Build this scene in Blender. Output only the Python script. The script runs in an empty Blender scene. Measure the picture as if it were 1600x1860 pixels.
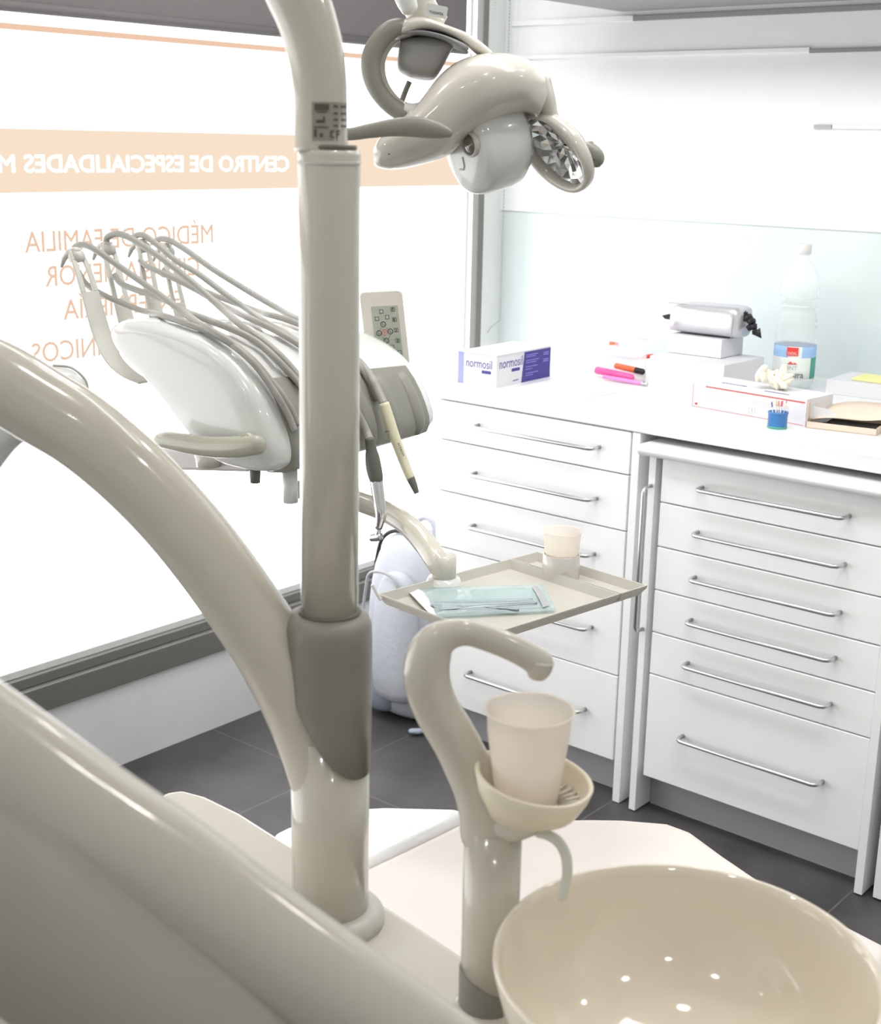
import bpy, bmesh, math, random
from mathutils import Vector as V, Matrix
random.seed(7)
PI = math.pi
scene = bpy.context.scene
COL = scene.collection
# ------------------------------------------------------------------ camera
F = 2499.76
YAW, PIT, ROL = -.6970, -.2631, .0200
CAM = V((0, 0, 1.5))
FW = V((math.sin(YAW)*math.cos(PIT), math.cos(YAW)*math.cos(PIT), math.sin(PIT)))
_r = V((math.cos(YAW), -math.sin(YAW), 0)); _u = _r.cross(FW)
RT = _r*math.cos(ROL) + _u*math.sin(ROL); UP = _u*math.cos(ROL) - _r*math.sin(ROL)
NH = V((FW.x, FW.y, 0)).normalized()
RH = V((NH.y, -NH.x, 0))
cd = bpy.data.cameras.new('camera'); cam = bpy.data.objects.new('camera', cd); COL.objects.link(cam)
m = Matrix((RT, UP, -FW)).transposed().to_4x4(); m.translation = CAM; cam.matrix_world = m
cd.sensor_fit = 'HORIZONTAL'; cd.sensor_width = 36; cd.lens = F/1600*36; cd.clip_start = .02
cd.dof.use_dof = True; cd.dof.focus_distance = 2.1; cd.dof.aperture_fstop = 13
scene.camera = cam

# ------------------------------------------------------------------ measuring helpers
def ray(x, y): return FW + RT*((x-800)/F) - UP*((y-930)/F)
def at(x, y, ax, v):
    i = 'xyz'.index(ax); d = ray(x, y); return CAM + d*((v-CAM[i])/d[i])
def atp(x, y, P, n):
    d = ray(x, y); return CAM + d*((P-CAM).dot(n)/d.dot(n))
def vp(x, y, D): return atp(x, y, CAM+NH*D, NH)      # upright plane at horizontal distance D
def dep(p): return (p-CAM).dot(FW)
def px2m(r, p): return r*dep(p)/F

# ------------------------------------------------------------------ materials
def mat(name, col, rough=.5, metal=0, coat=0, trans=0, alpha=1, ior=1.45, sub=0, noise=0, nscale=20, bump=0, emis=None, es=0):
    M = bpy.data.materials.new(name); M.use_nodes = True
    nt = M.node_tree; b = nt.nodes['Principled BSDF']
    b.inputs['Base Color'].default_value = (*col, 1); b.inputs['Roughness'].default_value = rough
    b.inputs['Metallic'].default_value = metal; b.inputs['Coat Weight'].default_value = coat
    b.inputs['Coat Roughness'].default_value = .04
    b.inputs['Transmission Weight'].default_value = trans; b.inputs['Alpha'].default_value = alpha
    b.inputs['IOR'].default_value = ior
    if sub:
        b.inputs['Subsurface Weight'].default_value = sub; b.inputs['Subsurface Radius'].default_value = (.02, .015, .01); b.inputs['Subsurface Scale'].default_value = .5
    if emis: b.inputs['Emission Color'].default_value = (*emis, 1); b.inputs['Emission Strength'].default_value = es
    tc = nt.nodes.new('ShaderNodeTexCoord'); nz = nt.nodes.new('ShaderNodeTexNoise')
    nz.inputs['Scale'].default_value = nscale; nz.inputs['Detail'].default_value = 4
    nt.links.new(tc.outputs['Object'], nz.inputs['Vector'])
    mx = nt.nodes.new('ShaderNodeMix'); mx.data_type = 'RGBA'
    k = noise if noise else .03
    mx.inputs[6].default_value = (*[c*(1-k) for c in col], 1); mx.inputs[7].default_value = (*[min(1, c*(1+k)) for c in col], 1)
    nt.links.new(nz.outputs['Fac'], mx.inputs[0]); nt.links.new(mx.outputs[2], b.inputs['Base Color'])
    if bump:
        bp = nt.nodes.new('ShaderNodeBump'); bp.inputs['Strength'].default_value = bump; bp.inputs['Distance'].default_value = .005
        nt.links.new(nz.outputs['Fac'], bp.inputs['Height']); nt.links.new(bp.outputs['Normal'], b.inputs['Normal'])
    return M
def lit(name, col, s):
    M = bpy.data.materials.new(name); M.use_nodes = True; nt = M.node_tree; nt.nodes.clear()
    e = nt.nodes.new('ShaderNodeEmission'); e.inputs[0].default_value = (*col, 1); e.inputs[1].default_value = s
    o = nt.nodes.new('ShaderNodeOutputMaterial'); nt.links.new(e.outputs[0], o.inputs[0]); return M
def clear(name, col, fac=.75, rough=.05):
    M = bpy.data.materials.new(name); M.use_nodes = True; nt = M.node_tree; nt.nodes.clear()
    t = nt.nodes.new('ShaderNodeBsdfTransparent'); t.inputs[0].default_value = (*col, 1)
    g = nt.nodes.new('ShaderNodeBsdfPrincipled'); g.inputs['Base Color'].default_value = (*col, 1); g.inputs['Roughness'].default_value = rough
    x = nt.nodes.new('ShaderNodeMixShader'); x.inputs[0].default_value = 1-fac
    o = nt.nodes.new('ShaderNodeOutputMaterial')
    nt.links.new(t.outputs[0], x.inputs[1]); nt.links.new(g.outputs[0], x.inputs[2]); nt.links.new(x.outputs[0], o.inputs[0]); return M
IV = mat('ivory_plastic', (.62, .59, .525), .22, coat=.5)
IVR = mat('ivory_arm', (.58, .55, .47), .2, coat=.6)
WP = mat('white_plastic', (.72, .72, .70), .2, coat=.5)
GR = mat('grey_sleeve', (.235, .222, .193), .4)
GP = mat('grey_panel', (.26, .255, .22), .42)
GH = mat('grey_hose', (.34, .335, .305), .4)
GD = mat('dark_grey_rubber', (.13, .13, .11), .45)
GW = mat('grey_whip', (.55, .54, .49), .35, coat=.2)
CAB = mat('white_laminate', (.92, .93, .93), .35)
CABT = mat('white_worktop', (.82, .83, .83), .3)
TK = mat('grey_plinth', (.42, .42, .44), .5)
STEEL = mat('brushed_steel', (.62, .62, .63), .28, metal=1)
CHR = mat('chrome', (.75, .75, .75), .12, metal=1)
ALU = mat('dark_aluminium', (.20, .195, .18), .45, metal=.2)
ALW = mat('pale_aluminium', (.72, .74, .72), .4)
BLK = mat('black', (.015, .015, .018), .5)
WALLW = mat('white_wall', (.80, .82, .82), .3)
WALLB = mat('pale_blue_wall', (.63, .70, .705), .22, coat=.25)
WALLG = mat('white_parapet', (.80, .80, .80), .6)
CEIL = mat('ceiling_white', (.85, .85, .84), .8)
BLIND = mat('grey_blind', (.16, .15, .15), .8, noise=.06, nscale=60)
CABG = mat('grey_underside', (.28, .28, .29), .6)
UPH = mat('pale_upholstery', (.80, .74, .70), .45, noise=.04, nscale=8)
def frosted(name, col):
    M = bpy.data.materials.new(name); M.use_nodes = True; nt = M.node_tree; nt.nodes.clear()
    t = nt.nodes.new('ShaderNodeBsdfTransparent'); l = nt.nodes.new('ShaderNodeBsdfTranslucent'); l.inputs[0].default_value = (*col, 1)
    g = nt.nodes.new('ShaderNodeBsdfPrincipled'); g.inputs['Base Color'].default_value = (*col, 1); g.inputs['Roughness'].default_value = .35
    a = nt.nodes.new('ShaderNodeMixShader'); a.inputs[0].default_value = .5; b = nt.nodes.new('ShaderNodeMixShader'); b.inputs[0].default_value = .22
    o = nt.nodes.new('ShaderNodeOutputMaterial'); nt.links.new(g.outputs[0], a.inputs[1]); nt.links.new(l.outputs[0], a.inputs[2])
    nt.links.new(a.outputs[0], b.inputs[1]); nt.links.new(t.outputs[0], b.inputs[2]); nt.links.new(b.outputs[0], o.inputs[0]); return M
CUPM = frosted('frosted_cup', (.98, .93, .87))
BOWL = mat('ivory_ceramic', (.76, .69, .575), .08, coat=.8)
TRAY = mat('beige_tray', (.55, .53, .475), .35)
PAPER = mat('paper', (.90, .90, .90), .8)
CARD = mat('cardboard', (.78, .64, .52), .8)
BOXW = mat('white_card', (.74, .74, .77), .55)
NAVY = mat('navy_print', (.055, .045, .28), .45)
LILAC = mat('lilac_print', (.33, .36, .85), .5)
RED = mat('red_print', (.80, .06, .05), .5)
PINKL = mat('pink_line', (.85, .32, .33), .6)
PINK = mat('pink_plastic', (.90, .12, .38), .3)
PINKP = mat('pink_pen', (.90, .30, .66), .3)
ORG = mat('orange_plastic', (.90, .16, .06), .35)
YEL = mat('yellow_card', (.88, .85, .36), .6)
LATEX = mat('cream_latex', (.90, .86, .72), .6, bump=.4, nscale=40)
SILV = mat('silver_vinyl', (.62, .62, .65), .25, metal=.45, bump=.15, nscale=18)
BLUE = mat('blue_plastic', (.05, .20, .50), .35)
GREEN = mat('green_print', (.08, .38, .27), .5)
SKYB = mat('sky_print', (.35, .55, .85), .5)
PACK = mat('pale_blue_canvas', (.36, .41, .50), .75, bump=.3, nscale=60, noise=.06)
PACK2 = mat('white_canvas', (.52, .54, .60), .75, bump=.3, nscale=60)
CREAM = mat('cream_plastic', (.72, .69, .50), .35)
PET = clear('clear_bottle', (.97, .985, .985), .72, .12)
FILM = clear('pouch_film', (.86, .94, .95), .72, .08)
BAGF = clear('bag_film', (.95, .93, .94), .6, .12)
LENS = clear('lamp_lens', (.8, .8, .78), .3, .05)
PANEL = mat('keypad_film', (.36, .39, .32), .4)
INK = mat('ink', (.05, .05, .05), .5)
LABEL = mat('rating_label', (.33, .30, .25), .5)
GLASSW = lit('frosted_window', (1, 1, 1), 2.6)
GLASSB = lit('tinted_film', (1, .80, .62), .84)
ORANGE = lit('orange_film', (1, .66, .47), .78)

def tilemat():
    M = bpy.data.materials.new('slate_tile'); M.use_nodes = True; nt = M.node_tree; b = nt.nodes['Principled BSDF']
    tc = nt.nodes.new('ShaderNodeTexCoord'); mp = nt.nodes.new('ShaderNodeMapping'); br = nt.nodes.new('ShaderNodeTexBrick')
    mp.inputs['Location'].default_value = (.985, 0.22, 0)
    br.offset = 0; br.inputs['Scale'].default_value = 1; br.inputs['Brick Width'].default_value = .6; br.inputs['Row Height'].default_value = .6
    br.inputs['Mortar Size'].default_value = .0022; br.inputs['Mortar'].default_value = (.12, .115, .11, 1)
    nz = nt.nodes.new('ShaderNodeTexNoise'); nz.inputs['Scale'].default_value = 5; nz.inputs['Detail'].default_value = 8
    cr = nt.nodes.new('ShaderNodeValToRGB'); cr.color_ramp.elements[0].position = .3; cr.color_ramp.elements[1].position = .75
    cr.color_ramp.elements[0].color = (.045, .042, .042, 1); cr.color_ramp.elements[1].color = (.10, .096, .098, 1)
    nt.links.new(tc.outputs['Object'], mp.inputs[0]); nt.links.new(mp.outputs[0], br.inputs['Vector']); nt.links.new(tc.outputs['Object'], nz.inputs['Vector'])
    nt.links.new(nz.outputs['Fac'], cr.inputs[0]); nt.links.new(cr.outputs[0], br.inputs['Color1']); nt.links.new(cr.outputs[0], br.inputs['Color2'])
    nt.links.new(br.outputs['Color'], b.inputs['Base Color']); b.inputs['Roughness'].default_value = .5
    return M
TILE = tilemat()

# ------------------------------------------------------------------ mesh helpers
def obj(name, bm, material, parent=None, smooth=False, bevel=0, seg=3, sub=0, solid=0):
    me = bpy.data.meshes.new(name)
    bmesh.ops.recalc_face_normals(bm, faces=bm.faces)
    bm.to_mesh(me); bm.free()
    o = bpy.data.objects.new(name, me); COL.objects.link(o)
    for x in (material if isinstance(material, (list, tuple)) else [material]): me.materials.append(x)
    if smooth:
        for p in me.polygons: p.use_smooth = True
    if solid:
        s = o.modifiers.new('solid', 'SOLIDIFY'); s.thickness = solid; s.offset = 0
    if bevel:
        b = o.modifiers.new('bevel', 'BEVEL'); b.width = bevel; b.segments = seg; b.limit_method = 'ANGLE'; b.angle_limit = .6
        w = o.modifiers.new('wn', 'WEIGHTED_NORMAL')
        for p in me.polygons: p.use_smooth = True
    if sub:
        s = o.modifiers.new('sub', 'SUBSURF'); s.levels = sub; s.render_levels = sub
    if parent is not None:
        o.parent = parent; o.matrix_parent_inverse = parent.matrix_world.inverted() if False else Matrix.Translation(parent.location).inverted()
    return o
def thing(name, label, cat, loc, group=None):
    o = bpy.data.objects.new(name, None); o.location = loc; o.empty_display_size = .05; COL.objects.link(o)
    o['label'] = label; o['category'] = cat
    if group: o['group'] = group
    return o
def tag(o, label, cat, group=None):
    o['label'] = label; o['category'] = cat
    if group: o['group'] = group
    return o
def struct(o): o['kind'] = 'structure'; return o
def NB(): return bmesh.new()
def box(bm, x0, x1, y0, y1, z0, z1, M=None, mi=0):
    vs = [bm.verts.new(((M @ V(c)) if M else c)) for c in ((x0,y0,z0),(x1,y0,z0),(x1,y1,z0),(x0,y1,z0),(x0,y0,z1),(x1,y0,z1),(x1,y1,z1),(x0,y1,z1))]
    for f in ((0,3,2,1),(4,5,6,7),(0,1,5,4),(1,2,6,5),(2,3,7,6),(3,0,4,7)):
        bm.faces.new([vs[i] for i in f]).material_index = mi
    return bm
def frame(o, x, y):            # matrix from origin, x dir, y dir (z = x cross y)
    x = x.normalized(); z = x.cross(y).normalized(); y = z.cross(x)
    M = Matrix((x, y, z)).transposed().to_4x4(); M.translation = o; return M
def prism(bm, pts, M, h, mi=0):  # polygon pts (x,y) in M's plane extruded from 0 to h
    a = [bm.verts.new(M @ V((p[0], p[1], 0))) for p in pts]; b = [bm.verts.new(M @ V((p[0], p[1], h))) for p in pts]
    n = len(pts); bm.faces.new(a[::-1]).material_index = mi; bm.faces.new(b).material_index = mi
    for i in range(n): bm.faces.new((a[i], a[(i+1)%n], b[(i+1)%n], b[i])).material_index = mi
    return bm
def crom(P, n=6):
    out = []
    Q = [P[0]]+list(P)+[P[-1]]
    for i in range(1, len(Q)-2):
        a, b, c, d = Q[i-1:i+3]
        for k in range(n):
            t = k/n
            out.append(tuple(.5*((2*b[j])+(-a[j]+c[j])*t+(2*a[j]-5*b[j]+4*c[j]-d[j])*t*t+(-a[j]+3*b[j]-3*c[j]+d[j])*t**3) for j in range(len(b))))
    out.append(tuple(Q[-2])); return out
def rings(bm, R, closed=False, cap=True, mi=0):
    R = [[bm.verts.new(p) for p in r] for r in R]; n = len(R[0])
    for i in range(len(R)-(0 if closed else 1)):
        A, B = R[i], R[(i+1) % len(R)]
        for k in range(n): bm.faces.new((A[k], A[(k+1)%n], B[(k+1)%n], B[k])).material_index = mi
    if cap and not closed: bm.faces.new(R[0][::-1]).material_index = mi; bm.faces.new(R[-1]).material_index = mi
    return R
def tube(bm, pts, rad, n=20, ref=None, fv=1.0, dome=0, mi=0):
    """pts: Vectors; rad: number or list; fv scales the section along ref; dome rounds the ends"""
    pts = [V(p) for p in pts]; N = len(pts)
    rad = [rad]*N if isinstance(rad, (int, float)) else list(rad)
    fvl = [fv]*N if isinstance(fv, (int, float)) else list(fv)
    T = []
    for i in range(N): T.append((pts[min(i+1, N-1)]-pts[max(i-1, 0)]).normalized())
    if dome:
        P2, R2, T2, F2 = [], [], [], []
        for a in (80, 60, 40, 20):
            s = math.radians(a); P2.append(pts[0]-T[0]*rad[0]*math.sin(s)*dome); R2.append(rad[0]*math.cos(s)); T2.append(T[0]); F2.append(fvl[0])
        P2 += pts; R2 += rad; T2 += T; F2 += fvl
        for a in (20, 40, 60, 80):
            s = math.radians(a); P2.append(pts[-1]+T[-1]*rad[-1]*math.sin(s)*dome); R2.append(rad[-1]*math.cos(s)); T2.append(T[-1]); F2.append(fvl[-1])
        pts, rad, T, fvl, N = P2, R2, T2, F2, len(P2)
    u = (V(ref) if ref is not None else (V((0,0,1)) if abs(T[0].z) < .9 else V((1,0,0))))
    R = []
    for i in range(N):
        u = (u - T[i]*u.dot(T[i])).normalized() if ref is None else (V(ref)-T[i]*V(ref).dot(T[i])).normalized()
        w = T[i].cross(u)
        R.append([pts[i] + w*(rad[i]*math.cos(2*PI*k/n)) + u*(rad[i]*fvl[i]*math.sin(2*PI*k/n)) for k in range(n)])
    rings(bm, R, mi=mi); return bm
def ptube(bm, P, D, n=20, ref=None, fv=1.0, dome=0, sm=6, mi=0):
    """pixel path (x, y, r[, D]) on the upright plane at distance D"""
    Q = crom([tuple(p) if len(p) == 4 else (*p, D) for p in P], sm)
    pts = [vp(q[0], q[1], q[3]) for q in Q]; r = [px2m(q[2], p) for q, p in zip(Q, pts)]
    return tube(bm, pts, r, n, ref, fv, dome, mi)
def lathe(bm, prof, c, n=40, M=None, mi=0):
    R = []
    for r, z in prof:
        ring = [V((r*math.cos(2*PI*k/n), r*math.sin(2*PI*k/n), z)) for k in range(n)]
        R.append([(M @ p) if M else (V(c)+p) for p in ring])
    rings(bm, R, mi=mi); return bm
def rrect(w, h, r, n=5):
    out = []
    for cx, cy, a in ((w-r, h-r, 0), (r, h-r, 90), (r, r, 180), (w-r, r, 270)):
        for k in range(n+1):
            t = math.radians(a+90*k/n); out.append((cx+r*math.cos(t), cy+r*math.sin(t)))
    return out
def text(name, s, width, M, material, parent, h=.0004, bold=0, height=None, align='L'):
    """M maps text plane to world; text is scaled to the width (and height) given"""
    c = bpy.data.curves.new(name, 'FONT'); c.body = s; c.size = 1; c.extrude = 0; c.resolution_u = 3
    o = bpy.data.objects.new('tmp', c); COL.objects.link(o)
    dg = bpy.context.evaluated_depsgraph_get(); me = bpy.data.meshes.new_from_object(o.evaluated_get(dg))
    bpy.data.objects.remove(o)
    xs = [v.co.x for v in me.vertices]; ys = [v.co.y for v in me.vertices]
    x0, x1, y0, y1 = min(xs), max(xs), min(ys), max(ys); k = width/(x1-x0); ky = height/(y1-y0) if height else k
    bm = bmesh.new(); bm.from_mesh(me)
    if bold:
        src = bm.faces[:]
        for dx, dy in ((bold, 0), (-bold, 0), (0, bold), (0, -bold)):
            d_ = bmesh.ops.duplicate(bm, geom=src)
            for v in d_['geom']:
                if isinstance(v, bmesh.types.BMVert): v.co.x += dx; v.co.y += dy
    g = bmesh.ops.extrude_face_region(bm, geom=bm.faces[:])
    for v in [e for e in g['geom'] if isinstance(e, bmesh.types.BMVert)]: v.co.z += h/k
    for v in bm.verts: v.co = M @ V(((v.co.x-x0)*k, (v.co.y-y0)*ky, v.co.z*k))
    bpy.data.meshes.remove(me)
    return obj(name, bm, material, parent)

# ------------------------------------------------------------------ the room
XW, YW, YL, YR, ZT = -2.590, 3.36, 2.546, 2.5346, .928
o = struct(obj('floor', box(NB(), XW-.1, 1.6, -1.4, YW+.1, -.06, 0), TILE))
struct(obj('ceiling', box(NB(), XW-.1, 1.6, -1.4, YW+.1, 2.6, 2.68), CEIL))
ZB = at(897, 380.6, 'y', YW).z
struct(obj('wall_back', box(NB(), XW-.1, 1.6, YW, YW+.1, 0, ZB), WALLB))
struct(obj('wall_back_upper', box(NB(), XW-.1, 1.6, YW-.006, YW+.1, ZB, 2.6), WALLW))
struct(obj('wall_right', box(NB(), 1.6, 1.7, -1.4, YW+.1, 0, 2.6), WALLW))
struct(obj('wall_front', box(NB(), XW-.1, 1.7, -1.5, -1.4, 0, 2.6), WALLW))
zs0 = at(412, 1175.7, 'x', XW).z; zs1 = at(376, 1125, 'x', XW).z
struct(obj('wall_left', box(NB(), XW-.12, XW, -1.4, YW, 0, zs0), WALLG))
# window 1: frame, pane, film band, lettering
win = bpy.data.objects.new('window_1', None); win.location = (XW, 1.2, zs1); COL.objects.link(win); struct(win)
bm = NB(); box(bm, XW-.12, XW+.012, -1.4, YW, zs0, zs0+.062); box(bm, XW-.12, XW-.004, -1.4, YW, zs0+.062, zs1-.006)
obj('window_sill', bm, ALU, win, bevel=.003)
obj('glazing_bead', box(NB(), XW-.05, XW-.018, -1.4, YW-.1, zs1-.006, zs1+.012), ALW, win, bevel=.002)
yp0, yp1 = at(877.5, 0, 'x', XW).y, at(888, 0, 'x', XW).y
XG = XW-.02
obj('window_pane', box(NB(), XG-.008, XG, -1.4, yp0, zs1+.004, 2.6), GLASSW, win)
bm = NB(); box(bm, XG-.02, XW+.004, yp0, yp1, zs1, 2.6)
obj('window_post', bm, ALU, win, bevel=.003)
y2 = at(900, 100, 'x', XW).y
obj('window_jamb', box(NB(), XW-.1, XW-.006, yp1, YW, zs1, 2.6), ALW, win)
bm = NB(); yg = at(855, 400, 'x', XW).y; box(bm, XG, XG+.012, yg-.012, yg, zs1+.012, 2.6)
obj('glazing_strip', bm, ALW, win)
e = .0015
b1, b0 = at(532, 245, 'x', XG).z, at(520, 342, 'x', XG).z
obj('tinted_band', box(NB(), XG, XG+e, -1.4, yp0-.03, b0, b1), GLASSB, win)
zo = at(255, 68, 'x', XG).z
obj('tinted_line', box(NB(), XG, XG+e, -1.4, yp0-.03, zo-.006, zo+.006), ORANGE, win)
def wtext(s, xl, xr, yb, yt, material, bold, name='lettering'):
    """reads from outside: starts at the right (px xr), ends at the left"""
    A = at(xr, yb[1], 'x', XG+e); B = at(xl, yb[0], 'x', XG+e); Tt = at(xr, yt, 'x', XG+e)
    z0 = (A.z+B.z)/2; M = frame(V((XG+e*1.2, A.y, z0)), V((0, -1, 0)), V((0, 0, 1)))
    return text(name, s, A.y-B.y, M, material, win, .001, bold, abs(Tt.z-A.z))
zc = at(300, 312, 'x', XG).z
A = at(524, 311, 'x', XG+e); B = at(45, 311, 'x', XG+e)
text('lettering', 'CENTRO DE ESPECIALIDADES', A.y-B.y, frame(V((XG+e*1.2, A.y, A.z)), V((0,-1,0)), V((0,0,1))), GLASSW, win, .001, .022, .036)
C1 = at(27, 311, 'x', XG+e)
text('lettering', 'MÉDICAS', .24, frame(V((XG+e*1.2, C1.y, A.z)), V((0,-1,0)), V((0,0,1))), GLASSW, win, .001, .022, .045)
def wl(s, xl, xr, y, hh=.046, acc=1.0):
    A = at(xr, y, 'x', XG+e); B = at(xl, y, 'x', XG+e)
    return text('lettering', s, A.y-B.y, frame(V((XG+e*1.2, A.y, A.z)), V((0,-1,0)), V((0,0,1))), ORANGE, win, .001, .009, hh)
wl('MÉDICO DE FAMILIA', 45, 387, 441, .056); wl('CIRUGÍA MENOR', 82, 362, 500, .056)
wl('ENFERMERÍA', 115, 332, 560, .056); wl('ANÁLISIS CLÍNICOS', 57, 376, 622, .056)
# roller blind of the window
zbl = at(510, 68, 'x', XW+.03).z; ybl = at(849, 60, 'x', XW+.03).y
t = thing('roller_blind', 'dark grey roller blind lowered over the top of the window, with a beaded chain', 'blind', (XW+.05, 1.2, zbl))
obj('fabric', box(NB(), XW+.022, XW+.026, -1.35, ybl, zbl+.01, 2.5), BLIND, t)
bm = NB(); tube(bm, [V((XW+.026, -1.35, zbl+.012)), V((XW+.026, ybl, zbl+.012))], .011, 12); obj('hem_bar', bm, BLIND, t, smooth=True)
bm = NB(); tube(bm, [V((XW+.05, -1.35, 2.5)), V((XW+.05, ybl, 2.5))], .035, 16); obj('roller', bm, ALW, t, smooth=True)
def chain(bm, a, b, r=.0026, step=.009):
    L = (b-a).length; n = int(L/step)
    for i in range(n):
        bmesh.ops.create_icosphere(bm, subdivisions=1, radius=r, matrix=Matrix.Translation(a.lerp(b, i/n)))
    tube(bm, [a, b], .0006, 5)
bm = NB(); q0 = at(917, 300, 'y', YW-.04); q1 = at(899, 0, 'y', YW-.06); q2 = at(874, 620, 'y', YW-.06)
chain(bm, V((q0.x, YW-.04, 2.48)), V((q0.x, YW-.04, .98))); chain(bm, q1+(q1-q2).normalized()*.6, q2)
tube(bm, [V((q0.x, YW-.04, .98)), V(((q0.x+q2.x)/2, YW-.05, .955)), q2], .0012, 6)
obj('bead_chain', bm, TK, t, smooth=True)
# grey and white bars for the bright and dark stripes on the back wall
def wall_stripe(n, x0, x1, y, hpx, m):
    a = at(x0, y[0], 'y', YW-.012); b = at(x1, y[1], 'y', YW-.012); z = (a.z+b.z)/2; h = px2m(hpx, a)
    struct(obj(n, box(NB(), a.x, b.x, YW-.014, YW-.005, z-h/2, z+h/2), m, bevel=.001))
wall_stripe('wall_stripe_1', 1150, 1640, (32, 12), 9, CABG); wall_stripe('wall_stripe_2', 930, 1150, (44, 32), 9, CABT)
wall_stripe('wall_stripe_3', 1470, 1640, (92, 89), 7, CABG); wall_stripe('wall_stripe_4', 930, 1470, (103, 92), 7, CABT)
wall_stripe('wall_stripe_5', 1512, 1640, (230, 231), 7, CABT); wall_stripe('wall_stripe_6', 1478, 1510, (230, 230), 7, TK)
# wall cabinet above the worktop
q = at(1130, 22, 'y', YW-.01)
t = thing('wall_cabinet', 'white wall cabinet with grey underside hung high above the worktop', 'cabinet', (-1.2, YW-.15, q.z))
obj('body', box(NB(), q.x, .6, YW-.42, YW-.016, q.z+.012, 2.5), CAB, t, bevel=.002)
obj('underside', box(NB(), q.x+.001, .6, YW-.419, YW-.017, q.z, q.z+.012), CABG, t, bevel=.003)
for k in range(3): obj('door', box(NB(), q.x+.004+k*.9, q.x+.896+k*.9 if k < 2 else .6, YW-.44, YW-.42, q.z+.014, 2.49), CAB, t, bevel=.003)

# ------------------------------------------------------------------ cabinets
def handle(P, x0, x1, z, yf, out=.032, r=.0046, vertical=False, z1=0):
    bm = NB(); c = .012
    if not vertical:
        pts = [(x0, yf, z), (x0, yf-out+c, z), (x0+c*.4, yf-out+c*.3, z), (x0+c, yf-out, z), (x1-c, yf-out, z), (x1-c*.4, yf-out+c*.3, z), (x1, yf-out+c, z), (x1, yf, z)]
    else:
        pts = [(x0, yf, z), (x0, yf-out+c, z), (x0, yf-out+c*.3, z-c*.4), (x0, yf-out, z-c), (x0, yf-out, z1+c), (x0, yf-out+c*.3, z1+c*.4), (x0, yf-out+c, z1), (x0, yf, z1)]
    tube(bm, [V(p) for p in pts], r, 12)
    return obj('handle', bm, STEEL, P, smooth=True)
def drawer(P, x0, x1, z0, z1, yf, hz, hx0, hx1, k):
    d = obj('drawer', box(NB(), x0, x1, yf, yf+.02, z0+.0013, z1-.0013), CAB, P, bevel=.0022)
    h = handle(None, hx0, hx1, hz, yf); h.parent = d; return d
t = thing('drawer_cabinet', 'white five-drawer cabinet at the window end of the worktop', 'cabinet', (-1.86, 2.95, 0))
XL0, XL1 = -2.146, -1.589
obj('carcass', box(NB(), XL0+.002, XL1, YL+.021, YW-.05, .1, .891), CAB, t)
obj('plinth', box(NB(), XL0+.02, XL1, YL+.06, YL+.08, 0, .1), TK, t)
obj('side_panel', box(NB(), XL1+.005, -1.565, YL, YW-.05, .002, .891), CAB, t)
zs = [.891, .792, .662, .516, .315, .102]
hl = [((855, 776), (1075, 815)), ((850, 862), (1070, 910)), ((848, 958), (1066, 1011)), ((845, 1090), (1062, 1138)), ((842, 1225), (1050, 1296))]
for k in range(5):
    a, b = hl[k]; A = at(*a, 'y', YL-.03); B = at(*b, 'y', YL-.03)
    drawer(t, XL0, XL1, zs[k+1], zs[k], YL, (A.z+B.z)/2, A.x, B.x, k)
t = thing('drawer_cabinet', 'white six-drawer cabinet with its own rounded top standing under the worktop', 'cabinet', (-1.24, 2.95, 0))
XR0, XR1 = -1.531, -.960
obj('carcass', box(NB(), XR0+.018, XR1-.018, YR+.03, YW-.06, .1, .849), CAB, t)
obj('plinth', box(NB(), XR0+.018, XR1-.018, YR+.065, YR+.085, 0, .1), TK, t)
obj('side_panel', box(NB(), XR0, XR0+.0165, YR, YW-.06, .004, .849), CAB, t)
obj('side_panel', box(NB(), XR1-.0175, XR1, YR, YW-.06, .004, .849), CAB, t)
obj('top', box(NB(), XR0-.022, XR1+.012, YR-.03, YW-.06, .851, .876), CABT, t, bevel=.012, seg=5)
zr = [.848]+[at(*p, 'y', YR).z for p in ((1198, 912.3), (1193.3, 992.7), (1188.6, 1071.2), (1183.9, 1147.9), (1179, 1223.5), (1165.9, 1408.9))]
hr = [((1262, 890), (1530, 943)), ((1254, 973), (1522, 1030)), ((1249, 1054), (1514, 1119)), ((1242, 1134), (1505, 1200)), ((1236, 1213), (1497, 1284)), ((1227, 1346), (1482, 1427))]
for k in range(6):
    a, b = hr[k]; A = at(*a, 'y', YR-.03); B = at(*b, 'y', YR-.03)
    drawer(t, -1.4995, XR1-.0185, zr[k+1], zr[k], YR+.002, (A.z+B.z)/2, A.x, B.x, k)
A = at(1168, 890, 'y', YR-.032); B = at(1152, 1145, 'y', YR-.032)
handle(t, XR0+.008, 0, A.z+.004, YR, vertical=True, z1=B.z-.004, r=.0042)
t = thing('drawer_cabinet', 'white cabinet at the right picture edge, right of the six-drawer cabinet', 'cabinet', (-.7, 2.95, 0))
obj('carcass', box(NB(), -.938, -.3, YR+.03, YW-.06, .004, .849), CAB, t)
obj('door', box(NB(), -.940, -.3, YR+.008, YR+.028, .004, .849), CAB, t, bevel=.0015)
handle(t, -.40, 0, .7, YR+.008, vertical=True, z1=.4)
o = obj('worktop', box(NB(), -2.168, .2, YL-.004, YW-.001, .892, ZT), CABT, bevel=.004)
tag(o, 'long white worktop running along the pale blue wall', 'worktop')

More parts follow.
